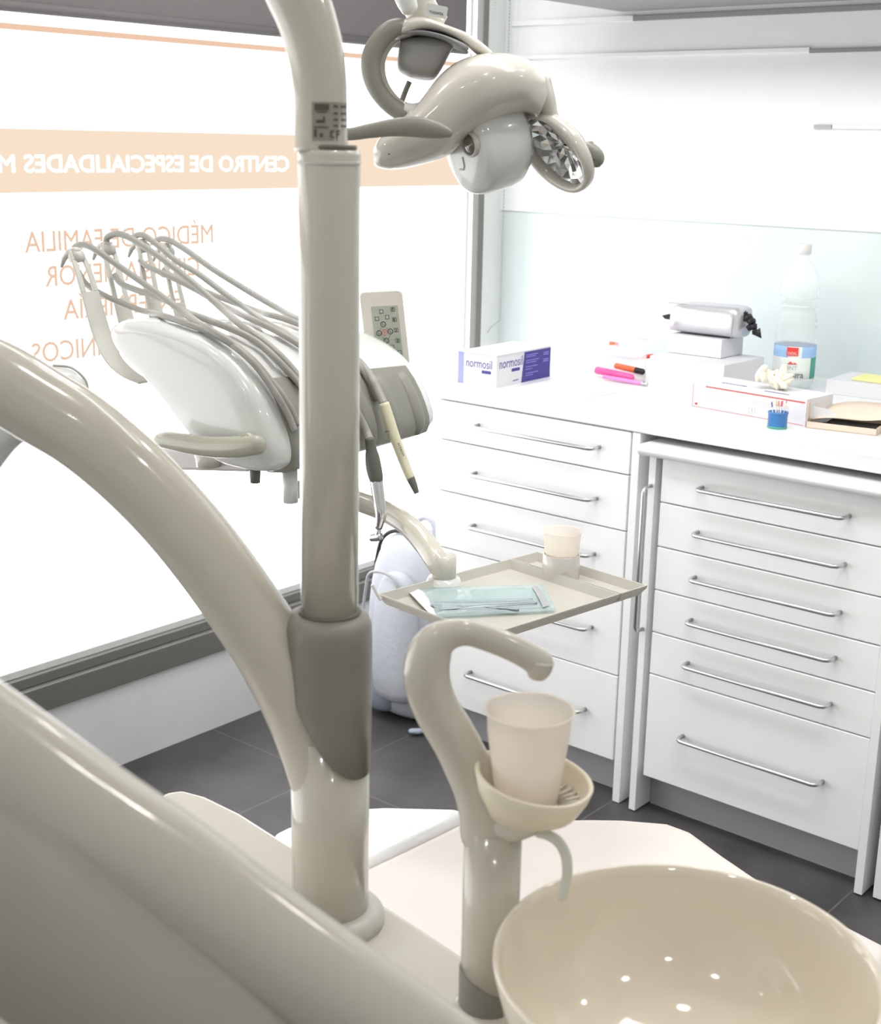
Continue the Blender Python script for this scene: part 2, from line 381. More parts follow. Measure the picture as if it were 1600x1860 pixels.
# ------------------------------------------------------------------ things on the worktop
def wt(x, y, z=ZT): return at(x, y, 'z', z)
def hbox(N_, L_, R_, h, z=ZT):     # matrix of a box standing on z: origin near corner, x to R, y to L (re-squared)
    N0, L0, R0 = wt(*N_, z), wt(*L_, z), wt(*R_, z)
    return frame(N0, R0-N0, L0-N0), (R0-N0).length, (L0-N0).dot((frame(N0, R0-N0, L0-N0).to_3x3() @ V((0, 1, 0))))
# medicine box
M, w, d = hbox((901, 705), (834, 694), (998, 684), 0)
hN = 58*dep(wt(901, 705))/F
t = thing('medicine_box', 'white and navy blue medicine carton at the window end of the worktop', 'box', wt(915, 690))
obj('carton', box(NB(), 0, w, 0, d, 0, hN, M), BOXW, t, bevel=.0008)
bm = NB(); box(bm, -.0015, w+.001, -.0015, d+.001, hN+.0002, hN+.0016, M); obj('flap', bm, BOXW, t)
Mf = M @ Matrix.Rotation(PI/2, 4, 'X')       # front right face: x along R, y up, z out (toward -y local)
bm = NB(); prism(bm, [(w*.455, 0), (w, 0), (w, hN*.97), (w*.50, hN*.97)], Mf, .0004); obj('blue_print', bm, NAVY, t)
text('printed_name', 'normosil', w*.42, Mf @ Matrix.Translation((w*.05, hN*.58, 0)), NAVY, t, .0003, .0, hN*.30)
bm = NB(); prism(bm, [(x+w*.27, y+hN*.42) for x, y in rrect(w*.15, hN*.10, hN*.03)], Mf, .0004); obj('name_pill', bm, NAVY, t); bm = NB()
for k, (yy, ww) in enumerate(((.86, .22), (.80, .18), (.68, .24), (.61, .2), (.48, .22), (.40, .12), (.27, .24), (.2, .14))):
    prism(bm, [(w*.53, hN*yy-.0006), (w*(.53+ww), hN*yy-.0006), (w*(.53+ww), hN*yy+.0006), (w*.53, hN*yy+.0006)], Mf @ Matrix.Translation((0, 0, .0004)), .0002, 1)
for k, yy in enumerate((.84, .78, .62, .56)):
    prism(bm, [(w*.86, hN*yy-.0008), (w*.96, hN*yy-.0008), (w*.96, hN*yy+.0008), (w*.86, hN*yy+.0008)], Mf @ Matrix.Translation((0, 0, .0004)), .0002, 1)
prism(bm, [(w*.30, hN*.10), (w*.40, hN*.12), (w*.40, hN*.15), (w*.30, hN*.13)], Mf, .0003)
obj('small_print', bm, [NAVY, LILAC], t)['kind'] = 'stuff'
Ml = M @ Matrix.Rotation(PI/2, 4, 'X') @ Matrix.Rotation(-PI/2, 4, 'Y')   # left face : x runs from far to near
Ml = frame(M @ V((0, d, 0)), M.to_3x3() @ V((0, -1, 0)), V((0, 0, 1)))
bm = NB(); prism(bm, [(0, 0), (d*.15, 0), (d*.15, hN), (0, hN)], Ml, .0004); obj('lilac_print', bm, LILAC, t)
text('printed_name', 'normosil', d*.66, Ml @ Matrix.Translation((d*.22, hN*.56, 0)), NAVY, t, .0003, .0, hN*.28)
bm = NB(); prism(bm, [(x+d*.62, y+hN*.40) for x, y in rrect(d*.24, hN*.10, hN*.03)], Ml, .0004); obj('name_pill', bm, NAVY, t)
# paper sheets
P_ = [wt(1000, 690), wt(1120, 714), wt(1040, 728), wt(910, 712)]
bm = NB(); a = [bm.verts.new(p+V((0, 0, .0004))) for p in P_]; b = [bm.verts.new(p+V((0, 0, .0010))) for p in P_]
bm.faces.new(a[::-1]); bm.faces.new(b); [bm.faces.new((a[i], a[(i+1)%4], b[(i+1)%4], b[i])) for i in range(4)]
tag(obj('paper_sheet', bm, PAPER), 'loose white paper sheet lying flat beside the medicine carton', 'paper')
# zip bag with markers
c = wt(1140, 690); Ym = c.y
t = thing('zip_bag', 'clear zip bag of coloured pens leaning beside the large white box', 'bag', c)
def yq(x, y, yy): return at(x, y, 'y', yy)
bm = NB(); Q = [yq(1097, 685, Ym), yq(1172, 694, Ym), yq(1176, 616, Ym+.05), yq(1095, 606, Ym+.05)]
G = []
for i in range(9):
    row = []
    for j in range(7):
        u, v = i/8, j/6; p = (Q[0].lerp(Q[1], u)).lerp(Q[3].lerp(Q[2], u), v)
        p = p + V((0, -.022*math.sin(PI*u)*math.sin(PI*min(1, v*1.3)), 0)) + V((0, random.uniform(-.002, .002), random.uniform(-.001, .001)))
        row.append(bm.verts.new(p))
    G.append(row)
for i in range(8):
    for j in range(6): bm.faces.new((G[i][j], G[i+1][j], G[i+1][j+1], G[i][j+1]))
obj('film', bm, BAGF, t, smooth=True, solid=.0006)
bm = NB(); tube(bm, [Q[3], Q[3].lerp(Q[2], .5), Q[2]], .0022, 8); obj('zip_strip', bm, PAPER, t, smooth=True)
def stick(name, a, b, ya, yb, r, mats, label, cat='pen', cap=.3, group=None):
    A = yq(*a, ya); B = yq(*b, yb); tt = thing(name, label, cat, A, group); d_ = (B-A)
    bm = NB(); tube(bm, [A, A+d_*.02, A+d_*(1-cap)], [r*.85, r, r], 14, dome=.3); obj('barrel', bm, mats[0], tt, smooth=True)
    bm = NB(); tube(bm, [A+d_*(1-cap), A+d_*.97, B], [r*1.05, r*.98, r*.6], 14, dome=.3); obj('cap', bm, mats[1], tt, smooth=True); return tt
stick('highlighter', (1083, 672), (1150, 687), Ym-.03, Ym-.03, .0095, (PINK, PINK), 'fat pink highlighter lying just in front of the zip bag', 'highlighter')
stick('pen', (1096, 684), (1176, 698), Ym-.05, Ym-.05, .0048, (PINKP, STEEL), 'slim pink ballpoint pen lying in front of the pink highlighter', 'pen', .12)
stick('highlighter', (1118, 664), (1170, 676), Ym+.0, Ym+.0, .0075, (ORG, BLK), 'orange highlighter at the bottom of the zip bag', 'highlighter')
stick('pen', (1108, 646), (1150, 652), Ym+.022, Ym+.022, .004, (LILAC, LILAC), 'blue pen inside the zip bag above the orange highlighter', 'pen')
stick('pen', (1150, 652), (1186, 646), Ym+.04, Ym+.04, .005, (PINKL, RED), 'pink and red pen at the right edge of the zip bag', 'pen')
stick('eraser', (1108, 624), (1124, 627), Ym+.042, Ym+.042, .006, (ORG, PINKL), 'small orange eraser near the top of the zip bag', 'eraser')
# large white box, smaller box on it, silver pouch
M, w, d = hbox((1248, 716), (1176, 702), (1385, 694), 0)
N0 = wt(1248, 716); h1 = 62*dep(N0)/F
d1 = .10
X0 = wt(1177, 705); X1 = wt(1345, 738)
M = frame(V((X0.x, X0.y, ZT)), V((1, -.02, 0)), V((0, 1, 0)))
wb = .205; hb = px2m(60, X0)
o = obj('cardboard_box', box(NB(), 0, wb, 0, .19, 0, hb, M), BOXW, bevel=.001)
tag(o, 'large plain white box, lowest of the stack under the silver pouch', 'box')
q = at(1206, 640, 'z', ZT+hb)
M2 = frame(V((q.x+.004, q.y+.006, ZT+hb+.001)), V((1, .01, 0)), V((0, 1, 0)))
h2 = px2m(33, q)
o = obj('cardboard_box', box(NB(), 0, .148, 0, .11, 0, h2, M2), BOXW, bevel=.001)
tag(o, 'small flat white box between the large white box and the silver pouch', 'box')
zb = ZT+hb+h2+.002; bc = M2 @ V((.0, .055, 0)); bc.z = zb
t = thing('toiletry_bag', 'silver vinyl pouch with a black ribbon on the stacked white boxes', 'pouch', bc)
pk = []
Lb = .205; x_s = -.022
for i, (u, hh, dd) in enumerate(((0, .030, .012), (.04, .058, .030), (.12, .072, .040), (.35, .076, .043), (.6, .075, .044), (.82, .077, .044), (.93, .077, .044), (1, .070, .040))):
    cx = bc + V((x_s+Lb*u, 0, .002)); ring = []
    for k in range(24):
        a_ = 2*PI*k/24; s_, c_ = math.sin(a_), math.cos(a_)
        ex = .55
        ring.append(cx + V((0, math.copysign(abs(c_)**ex, c_)*dd, hh*.5+math.copysign(abs(s_)**.6, s_)*hh*.5)))
    pk.append(ring)
bm = NB(); rings(bm, pk); obj('body', bm, SILV, t, smooth=True, sub=1)
bm = NB(); tube(bm, [bc+V((x_s+Lb*u, -.030 if 0 < u < 1 else -.01, .072-(.02 if u in (0, 1) else 0))) for u in (.02, .2, .5, .8, 1)], .0012, 6)
tube(bm, [bc+V((x_s+Lb*.93, -.046, z_)) for z_ in (.004, .04, .068)], .001, 6); obj('seam', bm, TK, t, smooth=True)
bm = NB()
for (dx, dz, s) in ((.005, .052, .016), (.014, .045, .016), (.020, .033, .014), (.026, .022, .012), (.012, .030, .013), (-.005, .060, .012)):
    g = bmesh.ops.create_icosphere(bm, subdivisions=2, radius=s*.75, matrix=Matrix.Translation(bc+V((x_s+Lb+dx, -.005, dz))) @ Matrix.Diagonal((.8, 1.3, .8, 1)))
for v in bm.verts: v.co += V((random.uniform(-1, 1), random.uniform(-1, 1), random.uniform(-1, 1)))*.0022
c_ = bc+V((x_s+Lb+.022, -.012, .022)); prism(bm, [(0, -.006), (.026, -.014), (.020, .010)], frame(c_, V((1, 0, 0)), V((0, 0, 1))), .003)
obj('ribbon', bm, BLK, t, smooth=True)
bm = NB(); c_ = bc+V((x_s-.022, -.01, .030)); prism(bm, [(0, .006), (.020, .012), (.024, -.002), (.008, -.001)], frame(c_, V((1, 0, 0)), V((0, 0, 1))), .004); obj('ribbon_tail', bm, BLK, t)
# water bottle
c = wt(1438, 705); c.y = min(c.y, YW-.055); dpt = dep(c); s = dpt/F
t = thing('water_bottle', 'clear plastic water bottle with a blue and green label against the wall', 'bottle', c)
def br(v): return v*s
prof = [(0.5, 1), (22, 0), (31, 3), (36, 10), (37, 20), (37, 84), (38, 88), (38, 96), (37, 104), (36, 112), (35, 122), (30, 138), (28, 146), (33, 158), (35, 175), (34, 192), (28, 210), (19, 224), (13.5, 232), (12, 238), (12, 247)]
prof = [(br(r), br(z)) for r, z in prof]
bm = NB(); lathe(bm, prof, c, 36); obj('body', bm, PET, t, smooth=True)
bm = NB()
for zz in (112, 124, 150, 165, 182): lathe(bm, [(br(34.6 if zz in (112,) else 33 if zz < 130 else 34), br(zz-1.5)), (br(36.2 if zz < 120 else 34.5), br(zz)), (br(34.6 if zz < 120 else 33), br(zz+1.5))], c, 36)
obj('ribs', bm, PET, t, smooth=True)
bm = NB(); lathe(bm, [(br(13), br(240)), (br(14), br(241)), (br(14), br(256)), (br(12.5), br(258)), (.0005, br(258))], c, 24); obj('cap', bm, WP, t, smooth=True)
LBL = mat('bottle_label', (.80, .84, .80), .45)
nt = LBL.node_tree; tc = nt.nodes.new('ShaderNodeTexCoord'); sp = nt.nodes.new('ShaderNodeSeparateXYZ'); nt.links.new(tc.outputs['Object'], sp.inputs[0])
bm = NB(); R_ = []
n = 48
for z_ in (22, 40, 60, 70, 80):
    R_.append([c+V((br(37.4)*math.cos(2*PI*k/n), br(37.4)*math.sin(2*PI*k/n), br(z_))) for k in range(n)])
rings(bm, R_, cap=False)
cd_ = V((-c.x, -c.y, 0)).normalized(); sd = V((-cd_.y, cd_.x, 0))
bm.faces.ensure_lookup_table()
for f in bm.faces:
    p = f.calc_center_median(); q_ = (p-c); sx = q_.dot(sd)/br(37.4); zz = q_.z/s
    if q_.dot(cd_) < 0: f.material_index = 1; continue
    if zz > 58 and abs(sx-.0) > .35: f.material_index = 1
    elif sx > .72: f.material_index = 2
obj('label', bm, [LBL, SKYB, GREEN], t, smooth=True, solid=.0003)
Mb = frame(c+cd_*br(38.0), sd, V((0, 0, 1)))
bm = NB(); prism(bm, [(br(-14), br(64)), (br(6), br(64)), (br(6), br(79)), (br(-14), br(79))], Mb, .0006)
prism(bm, [(br(-12), br(49)), (br(-6), br(54)), (br(-2), br(50)), (br(2), br(52)), (br(6), br(49))], Mb, .0006)
obj('label_badge', bm, RED, t)
text('label_print', 'DÉSIL', br(16), Mb @ Matrix.Translation((br(-12), br(66), .0007)), WP, t, .0003, .0, br(6))
text('label_print', 'FONT', br(26), Mb @ Matrix.Translation((br(-20), br(39), .0003)), TK, t, .0003, 0, br(7))
text('label_print', 'Natura', br(40), Mb @ Matrix.Translation((br(-22), br(25), .0003)), INK, t, .0003, 0, br(11))
# long glove box with gloves on top
A = wt(1249, 738); B = wt(1462, 776); ux = (B-A); wg = ux.length
M = frame(A, ux, V((-ux.y, ux.x, 0))); hg = px2m(48, A); dg_ = .105
t = thing('glove_box', 'long white glove carton with a red outline at the front of the worktop', 'box', (A+B)/2)
obj('carton', box(NB(), 0, wg, 0, dg_, 0, hg, M), BOXW, t, bevel=.0008)
Mf = M @ Matrix.Rotation(PI/2, 4, 'X')
bm = NB()
def line(bm, x0, y0, x1, y1, w_, mi=0, M_=None, h=.0003):
    d_ = V((x1-x0, y1-y0)).normalized(); n_ = V((-d_.y, d_.x))*w_/2
    prism(bm, [(x0-n_.x, y0-n_.y), (x1-n_.x, y1-n_.y), (x1+n_.x, y1+n_.y), (x0+n_.x, y0+n_.y)], M_ or Mf, h, mi)
line(bm, wg*.04, .003, wg*.985, .003, .0011); line(bm, wg*.04, .003, wg*.04, hg*.9, .0011); line(bm, wg*.15, hg*.86, wg*.985, hg*.86, .0028)
prism(bm, [(wg*.075+.004*math.cos(k*PI/8), hg*.16+.0028*math.sin(k*PI/8)) for k in range(16)], Mf, .0004)
for k in range(7): line(bm, wg*.16, hg*(.74-.055*k), wg*(.36+.06*random.random()), hg*(.74-.055*k), .0006, 1)
for k in range(3): line(bm, wg*.56, hg*(.62-.06*k), wg*.86, hg*(.62-.06*k), .0007, 1)
line(bm, wg*.535, hg*.16, wg*.535, hg*.36, .0012, 1); line(bm, wg*.535, hg*.36, wg*.585, hg*.36, .0008, 1); line(bm, wg*.535, hg*.16, wg*.585, hg*.16, .0008, 1); line(bm, wg*.585, hg*.16, wg*.585, hg*.36, .0012, 1); line(bm, wg*.56, hg*.2, wg*.56, hg*.33, .002, 1)
obj('red_outline', bm, [RED, TK], t)
Mt = M @ Matrix.Translation((0, 0, hg)); bm = NB()
line(bm, wg*.22, dg_*.30, wg*.43, dg_*.30, .008, 0, Mt); obj('blue_print', bm, NAVY, t); bm = NB(); line(bm, wg*.62, dg_*.14, wg*.82, dg_*.14, .007, 0, Mt)
obj('blue_print', bm, NAVY, t)
text('printed_word', 'LATEX', wg*.16, Mt @ Matrix.Translation((wg*.24, dg_*.27, .0003)), BOXW, t, .0003, 0, .004)
bm = NB(); cg = M @ V((wg*.60, dg_*.45, hg+.0135))
random.seed(3)
for k in range(15):
    a_ = random.uniform(0, 2*PI); r_ = random.uniform(0, .030)
    bmesh.ops.create_icosphere(bm, subdivisions=2, radius=random.uniform(.010, .016), matrix=Matrix.Translation(cg+V((r_*math.cos(a_)*1.3, r_*math.sin(a_)*.8, random.uniform(-.001, .022)))) @ Matrix.Rotation(random.uniform(0, 3), 4, 'Y') @ Matrix.Diagonal((1.5, .8, .6, 1)))
for v in bm.verts: v.co.z = max(v.co.z, ZT+hg+.0004)
for v in bm.verts: v.co += V((random.uniform(-1, 1), random.uniform(-1, 1), 0))*.0011
tag(obj('latex_glove', bm, LATEX, smooth=True), 'crumpled cream latex gloves heaped on the long white glove carton', 'glove')
# open brown carton lying on the right
A = M @ V((wg+.004, -.004, 0)); A2 = wt(1592, 792)
t = thing('opened_box', 'torn open brown carton with a dark slot at the right end of the worktop', 'box', A+V((.06, .05, 0)))
ux2 = (A2-A).normalized(); Mo = frame(V((A.x, A.y, ZT)), ux2, V((-ux2.y, ux2.x, 0))); wo = (A2-A).length
bm = NB(); box(bm, 0, wo, 0, .12, 0, .0015, Mo); box(bm, 0, wo, .118, .12, 0, .03, Mo); box(bm, 0, wo, 0, .0015, 0, .014, Mo); box(bm, wo-.0015, wo, 0, .12, 0, .016, Mo); box(bm, 0, .0015, 0, .07, 0, hg*.9, Mo)
obj('tray', bm, CARD, t)
bm = NB(); box(bm, .012, wo-.002, .002, .115, .0016, .004, Mo); obj('slot_shade', bm, BLK, t)  # black sheet stands in for the shade inside the carton
bm = NB(); R_ = []
for i in range(12):
    u = i/11; R_.append([Mo @ V((.002+u*(wo+.03), .02+v*.09, .0155+.020*u*(1-v*.6)+.022*v*math.sin(u*2.4)+.010*v+.003*math.sin(7*u))) for v in (0, .3, .6, 1)])
V_ = [[bm.verts.new(p) for p in r] for r in R_]
for i in range(11):
    for j in range(3): bm.faces.new((V_[i][j], V_[i+1][j], V_[i+1][j+1], V_[i][j+1]))
obj('lid_flap', bm, CARD, t, smooth=True, solid=.0012)
bm = NB(); prism(bm, [(0, 0), (.032, .006), (.052, .022), (.03, .034), (0, .036)], Mo @ Matrix.Translation((.004, .03, .006)) @ Matrix.Rotation(PI/2, 4, 'X'), .001); obj('end_flap', bm, BOXW, t)
p0 = wt(1492, 716); p1 = at(1640, 735, 'z', ZT)
Mw = frame(V((p0.x, p0.y+.02, ZT)), (p1-p0), V((0, 1, 0)))
o = obj('carton', box(NB(), 0, .22, 0, .16, 0, .034, Mw), BOXW, bevel=.001); tag(o, 'flat white carton behind the torn brown one, carrying a yellow pad', 'box')
o = obj('yellow_pad', box(NB(), .05, .14, .03, .12, .0345, .040, Mw), YEL, bevel=.001); tag(o, 'yellow pad lying on the flat white carton', 'pad')
bm = NB(); cg = Mw @ V((.155, .05, .046))
for k in range(9): bmesh.ops.create_icosphere(bm, subdivisions=2, radius=random.uniform(.007, .011), matrix=Matrix.Translation(cg+V((random.uniform(-.014, .014), random.uniform(-.012, .012), random.uniform(0, .012)))) @ Matrix.Diagonal((1.4, .8, .7, 1)))
for v in bm.verts: v.co.z = max(v.co.z, ZT+.0345)
tag(obj('latex_glove', bm, LATEX, smooth=True), 'crumpled cream glove beside the yellow pad', 'glove')
# blue pot of brushes
c = wt(1411, 777); s = dep(c)/F
t = thing('brush_pot', 'small round blue pot of micro brushes in front of the glove carton', 'pot', c)
bm = NB(); lathe(bm, [(.0005, 0), (17*s, 0), (17.5*s, 2*s), (17.5*s, 26*s), (18.5*s, 27*s), (18.5*s, 30*s), (16*s, 30*s), (15.5*s, 6*s), (.0005, 6*s)], c, 28); obj('pot', bm, BLUE, t, smooth=True)
bm = NB(); lathe(bm, [(17.8*s, 0), (17.8*s, 4*s), (16*s, 4*s), (16*s, 0)], c, 28); obj('base_ring', bm, GREEN, t, smooth=True)
cols = [YEL, ORG, PINK, WP, BLUE, CARD]
pr = None
for k in range(16):
    a_ = 2*PI*k/16; r0 = (5 if k % 2 else 11)*s
    A_ = c+V((r0*.6*math.cos(a_), r0*.6*math.sin(a_), 7*s)); B_ = c+V((r0*1.25*math.cos(a_), r0*1.25*math.sin(a_), (44+random.uniform(0, 9))*s))
    b = thing('micro_brush', 'slim micro brush with a coloured tip standing in the small blue pot', 'brush', A_, 'micro brushes in the blue pot')
    bm = NB(); tube(bm, [A_, A_.lerp(B_, .8)], .0009, 6); obj('stem', bm, WP, b, smooth=True)
    bm = NB(); tube(bm, [A_.lerp(B_, .8), B_], .0012, 6, dome=1); obj('tip', bm, cols[k % 6], b, smooth=True)

# ------------------------------------------------------------------ dental unit: deck, column, lamp pole, curved arm
DP = 1.134
P0 = at(600, 1672, 'z', .80)
ZD = .80
unit = thing('dental_unit', 'ivory dental unit with a thick column, a curved arm branching left and a tall pole', 'dental unit', (P0.x, P0.y, 0))
dk = [(250, 1490), (268, 1455), (300, 1436), (333, 1431), (376, 1443), (440, 1474), (524, 1527), (600, 1574), (672, 1621), (760, 1677), (836, 1727), (1000, 1830), (1350, 2060)]
top = [at(*p, 'z', ZD) for p in dk]
back = (top[6]-top[9]).normalized()
perp = V((-back.y, back.x, 0));
if perp.dot(NH) > 0: perp = -perp
top += [top[-1]+perp*.40, top[0]+perp*.22-back*.02]
bm = NB(); cen = sum(top, V())/len(top)
up_ = [bm.verts.new(p) for p in top]; lo_ = [bm.verts.new(V((cen.x+(p.x-cen.x)*.96, cen.y+(p.y-cen.y)*.96, .28))) for p in top]
bm.faces.new(up_); bm.faces.new(lo_[::-1]); n = len(top)
for i in range(n): bm.faces.new((up_[i], lo_[i], lo_[(i+1)%n], up_[(i+1)%n]))
obj('deck', bm, IV, unit, bevel=.018, seg=5)
bm = NB(); tube(bm, [V((cen.x, cen.y, 0)), V((cen.x, cen.y, .03)), V((cen.x, cen.y, .29))], [.19, .15, .12], 32); obj('foot', bm, IV, unit, smooth=True)
# collar at the column base
rc = px2m(69, P0)
bm = NB(); lathe(bm, [(rc*1.05, -.002), (rc*1.42, 0), (rc*1.40, .010), (rc*1.25, .016), (rc*1.02, .017)], P0, 40); obj('collar', bm, GW, unit, smooth=True)
bm = NB(); zt_ = vp(590, 1330, DP).z; tube(bm, [P0, V((P0.x, P0.y, zt_))], rc, 40); obj('column', bm, IVR, unit, smooth=True)
# curved arm
arm = [(-330, 560, 66), (-190, 610, 69), (-80, 660, 72), (0, 694, 73), (75, 738, 72), (150, 784, 71), (228, 848, 70), (305, 925, 69), (375, 1008, 69), (440, 1098, 69), (492, 1180, 68), (534, 1262, 66), (566, 1342, 64), (590, 1420, 62), (598, 1470, 56)]
bm = NB(); ptube(bm, arm, DP, 32, ref=NH, fv=1.0); obj('curved_arm', bm, IVR, unit, smooth=True)
# grey sleeve round the column
def onpole(y): return vp(583+(y-280)*.0075, y, DP)
zA, zB = onpole(1112).z, onpole(1400).z
bm = NB(); Q = onpole(1112); rs = px2m(75, Q); R_ = []; zB = onpole(1392).z
for zz, k in ((zA, .70), (zA-.003, .90), (zA-.010, .985), (zA-.022, 1.0), ((zA+zB)/2, 1.0), (zB, 1.0)):
    R_.append([V((P0.x, P0.y, zz)) + RH*(rs*k*math.cos(2*PI*j/40)*(1.13 if math.cos(2*PI*j/40) < 0 else 1.03)) + NH*(rs*k*1.18*math.sin(2*PI*j/40)) for j in range(40)])
# bottom edge is cut obliquely: higher toward the arm side
R_[-1] = [V((p.x, p.y, zB + .105*max(0, min(1, (-(p-P0).dot(RH)/rs+1.03)/2.16))**2)) for p in R_[-1]]
R_[-2] = [V((p.x, p.y, max(q_.z+.01, (zA+zB)/2))) for p, q_ in zip(R_[-2], R_[-1])]
rings(bm, R_); obj('grey_sleeve', bm, GR, unit, smooth=True)
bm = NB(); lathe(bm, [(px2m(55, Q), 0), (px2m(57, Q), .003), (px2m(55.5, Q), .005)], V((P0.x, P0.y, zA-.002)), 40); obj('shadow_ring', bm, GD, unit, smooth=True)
# lamp pole
zm = onpole(272).z; r1 = px2m(54.5, onpole(700)); r2 = px2m(49, onpole(250))
bm = NB(); tube(bm, [V((P0.x, P0.y, zA-.02)), V((P0.x, P0.y, (zA+zm)/2)), V((P0.x, P0.y, zm-.004)), V((P0.x, P0.y, zm))], [r1, r1, r1, r1*.96], 48); obj('pole', bm, IVR, unit, smooth=True)
bm = NB(); lathe(bm, [(r1*1.004, 0), (r1*1.015, .001), (r1*1.015, .0025), (r1*1.004, .0035)], V((P0.x, P0.y, zm-.012)), 48); obj('pole_groove', bm, GW, unit, smooth=True)
xt = onpole(262)
up = [(583, 275, 48.5), (582, 210, 49), (580, 150, 50), (573, 95, 51.5), (560, 45, 53), (543, 0, 55), (515, -55, 56), (470, -120, 56), (400, -190, 56), (300, -240, 56)]
bm = NB(); ptube(bm, up, DP, 40, ref=NH); obj('bent_top_tube', bm, IVR, unit, smooth=True)
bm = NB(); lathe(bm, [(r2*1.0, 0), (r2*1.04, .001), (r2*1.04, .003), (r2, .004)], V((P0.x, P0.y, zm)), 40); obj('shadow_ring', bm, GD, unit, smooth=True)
# rating label on the tube
def curved(bm, cx, cy, r, th0, th1, z0, z1, mi=0, h=.0004, n=8):
    a = [];
    for k in range(n+1):
        th = th0+(th1-th0)*k/n; d_ = RH*math.sin(th) - NH*math.cos(th)
        a.append((V((cx, cy, z0))+d_*(r+h), V((cx, cy, z1))+d_*(r+h), V((cx, cy, z0))+d_*(r-.002), V((cx, cy, z1))+d_*(r-.002)))
    v = [[bm.verts.new(p) for p in q_] for q_ in a]
    for k in range(n):
        A_, B_ = v[k], v[k+1]
        for f in ((A_[0], B_[0], B_[1], A_[1]), (A_[2], A_[3], B_[3], B_[2]), (A_[1], B_[1], B_[3], A_[3]), (A_[0], A_[2], B_[2], B_[0])): bm.faces.new(f).material_index = mi
    for A_ in (v[0], v[-1]): bm.faces.new((A_[0], A_[1], A_[3], A_[2])).material_index = mi
qt = vp(581, 220, DP); zl0 = vp(581, 256, DP).z; zl1 = vp(581, 186, DP).z
bm = NB(); curved(bm, qt.x, qt.y, r2, -.20, 1.75, zl0, zl1)
H_ = zl1-zl0
def cz(f): return zl0+H_*f
LAB2 = mat('label_ink', (.10, .09, .075), .6)
obj('rating_label', bm, LABEL, unit)
bm = NB()
curved(bm, qt.x, qt.y, r2, -.10, .42, cz(.78), cz(.95), 0, .0007, 5); curved(bm, qt.x, qt.y, r2, -.04, .36, cz(.72), cz(.76), 0, .0007, 5)
curved(bm, qt.x, qt.y, r2, -.05, .24, cz(.46), cz(.54), 0, .0008, 4); curved(bm, qt.x, qt.y, r2, .19, .27, cz(.46), cz(.62), 0, .0008, 2)
for f in (.90, .72, .56, .40): curved(bm, qt.x, qt.y, r2, .60, .78, cz(f-.03), cz(f+.02), 0, .0007, 3); curved(bm, qt.x, qt.y, r2, .95, 1.3, cz(f-.03), cz(f+.02), 0, .0007, 3)
curved(bm, qt.x, qt.y, r2, -.12, .40, cz(.33), cz(.37), 0, .0007, 4); curved(bm, qt.x, qt.y, r2, -.12, -.02, cz(.1), cz(.3), 0, .0007, 2); curved(bm, qt.x, qt.y, r2, .08, .2, cz(.1), cz(.2), 0, .0007, 2)
curved(bm, qt.x, qt.y, r2, .50, .62, cz(.08), cz(.12), 0, .0007, 2); curved(bm, qt.x, qt.y, r2, .46, .52, cz(.10), cz(.26), 0, .0007, 2); curved(bm, qt.x, qt.y, r2, .50, .62, cz(.24), cz(.28), 0, .0007, 2)
curved(bm, qt.x, qt.y, r2, .72, .76, cz(.08), cz(.28), 0, .0007, 2); curved(bm, qt.x, qt.y, r2, .76, .9, cz(.24), cz(.28), 0, .0007, 2); curved(bm, qt.x, qt.y, r2, .76, .88, cz(.16), cz(.20), 0, .0007, 2)
obj('label_print', bm, LAB2, unit)

# ------------------------------------------------------------------ foreground arm
DA = .62
t = thing('assistant_arm', 'thick out-of-focus ivory arm sloping across the lower left foreground', 'arm', vp(300, 1700, DA))
bm = NB()
ptube(bm, [(-404, 1109, 102), (-234, 1214, 106), (-54, 1329, 108), (126, 1459, 108), (306, 1579, 106), (476, 1704, 104), (636, 1817, 102), (816, 1944, 100), (996, 2079, 96)], DA, 32, ref=NH, fv=.8, dome=.6)
obj('upper_tube', bm, IVR, t, smooth=True)
bm = NB()
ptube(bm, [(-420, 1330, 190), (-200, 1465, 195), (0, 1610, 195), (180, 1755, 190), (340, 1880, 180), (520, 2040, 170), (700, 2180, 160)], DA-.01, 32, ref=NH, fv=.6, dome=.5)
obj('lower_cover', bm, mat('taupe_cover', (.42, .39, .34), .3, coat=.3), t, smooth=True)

# ------------------------------------------------------------------ rinse fountain and cup
DC = .992
Pc = at(885, 1846, 'z', ZD)
DC = (Pc-CAM).dot(NH)
t = thing('rinse_fountain', 'ivory swan-neck cup filler with a shell-shaped cup rest on a post by the bowl', 'cup filler', Pc)
rb = px2m(52, Pc)
bm = NB(); lathe(bm, [(rb*1.25, 0), (rb*1.22, .010), (rb*1.05, .014), (rb*.9, .014)], Pc, 36); obj('base_flange', bm, IV, t, smooth=True)
zg0 = Pc.z+.010; zg1 = vp(885, 1775, DC).z
bm = NB(); R_ = []
for zz, k in ((zg0, .96), (zg0+.004, 1.03), (zg1-.002, 1.03), (zg1, .99)):
    R_.append([V((Pc.x, Pc.y, zz))+RH*(rb*k*math.cos(2*PI*j/36)) + NH*(rb*k*math.sin(2*PI*j/36)) for j in range(36)])
R_[2] = [p+V((0, 0, .012*((p-Pc).dot(-RH)/rb))) for p in R_[2]]; R_[3] = [p+V((0, 0, .012*((p-Pc).dot(-RH)/rb))) for p in R_[3]]
rings(bm, R_); obj('grey_ring', bm, GR, t, smooth=True)
zc1 = vp(888, 1500, DC).z
bm = NB(); tube(bm, [V((Pc.x, Pc.y, zg0)), V((Pc.x, Pc.y, zc1))], rb*.98, 36); obj('post', bm, IVR, t, smooth=True)
zz_ = vp(888, 1500, DC)
xo = 888
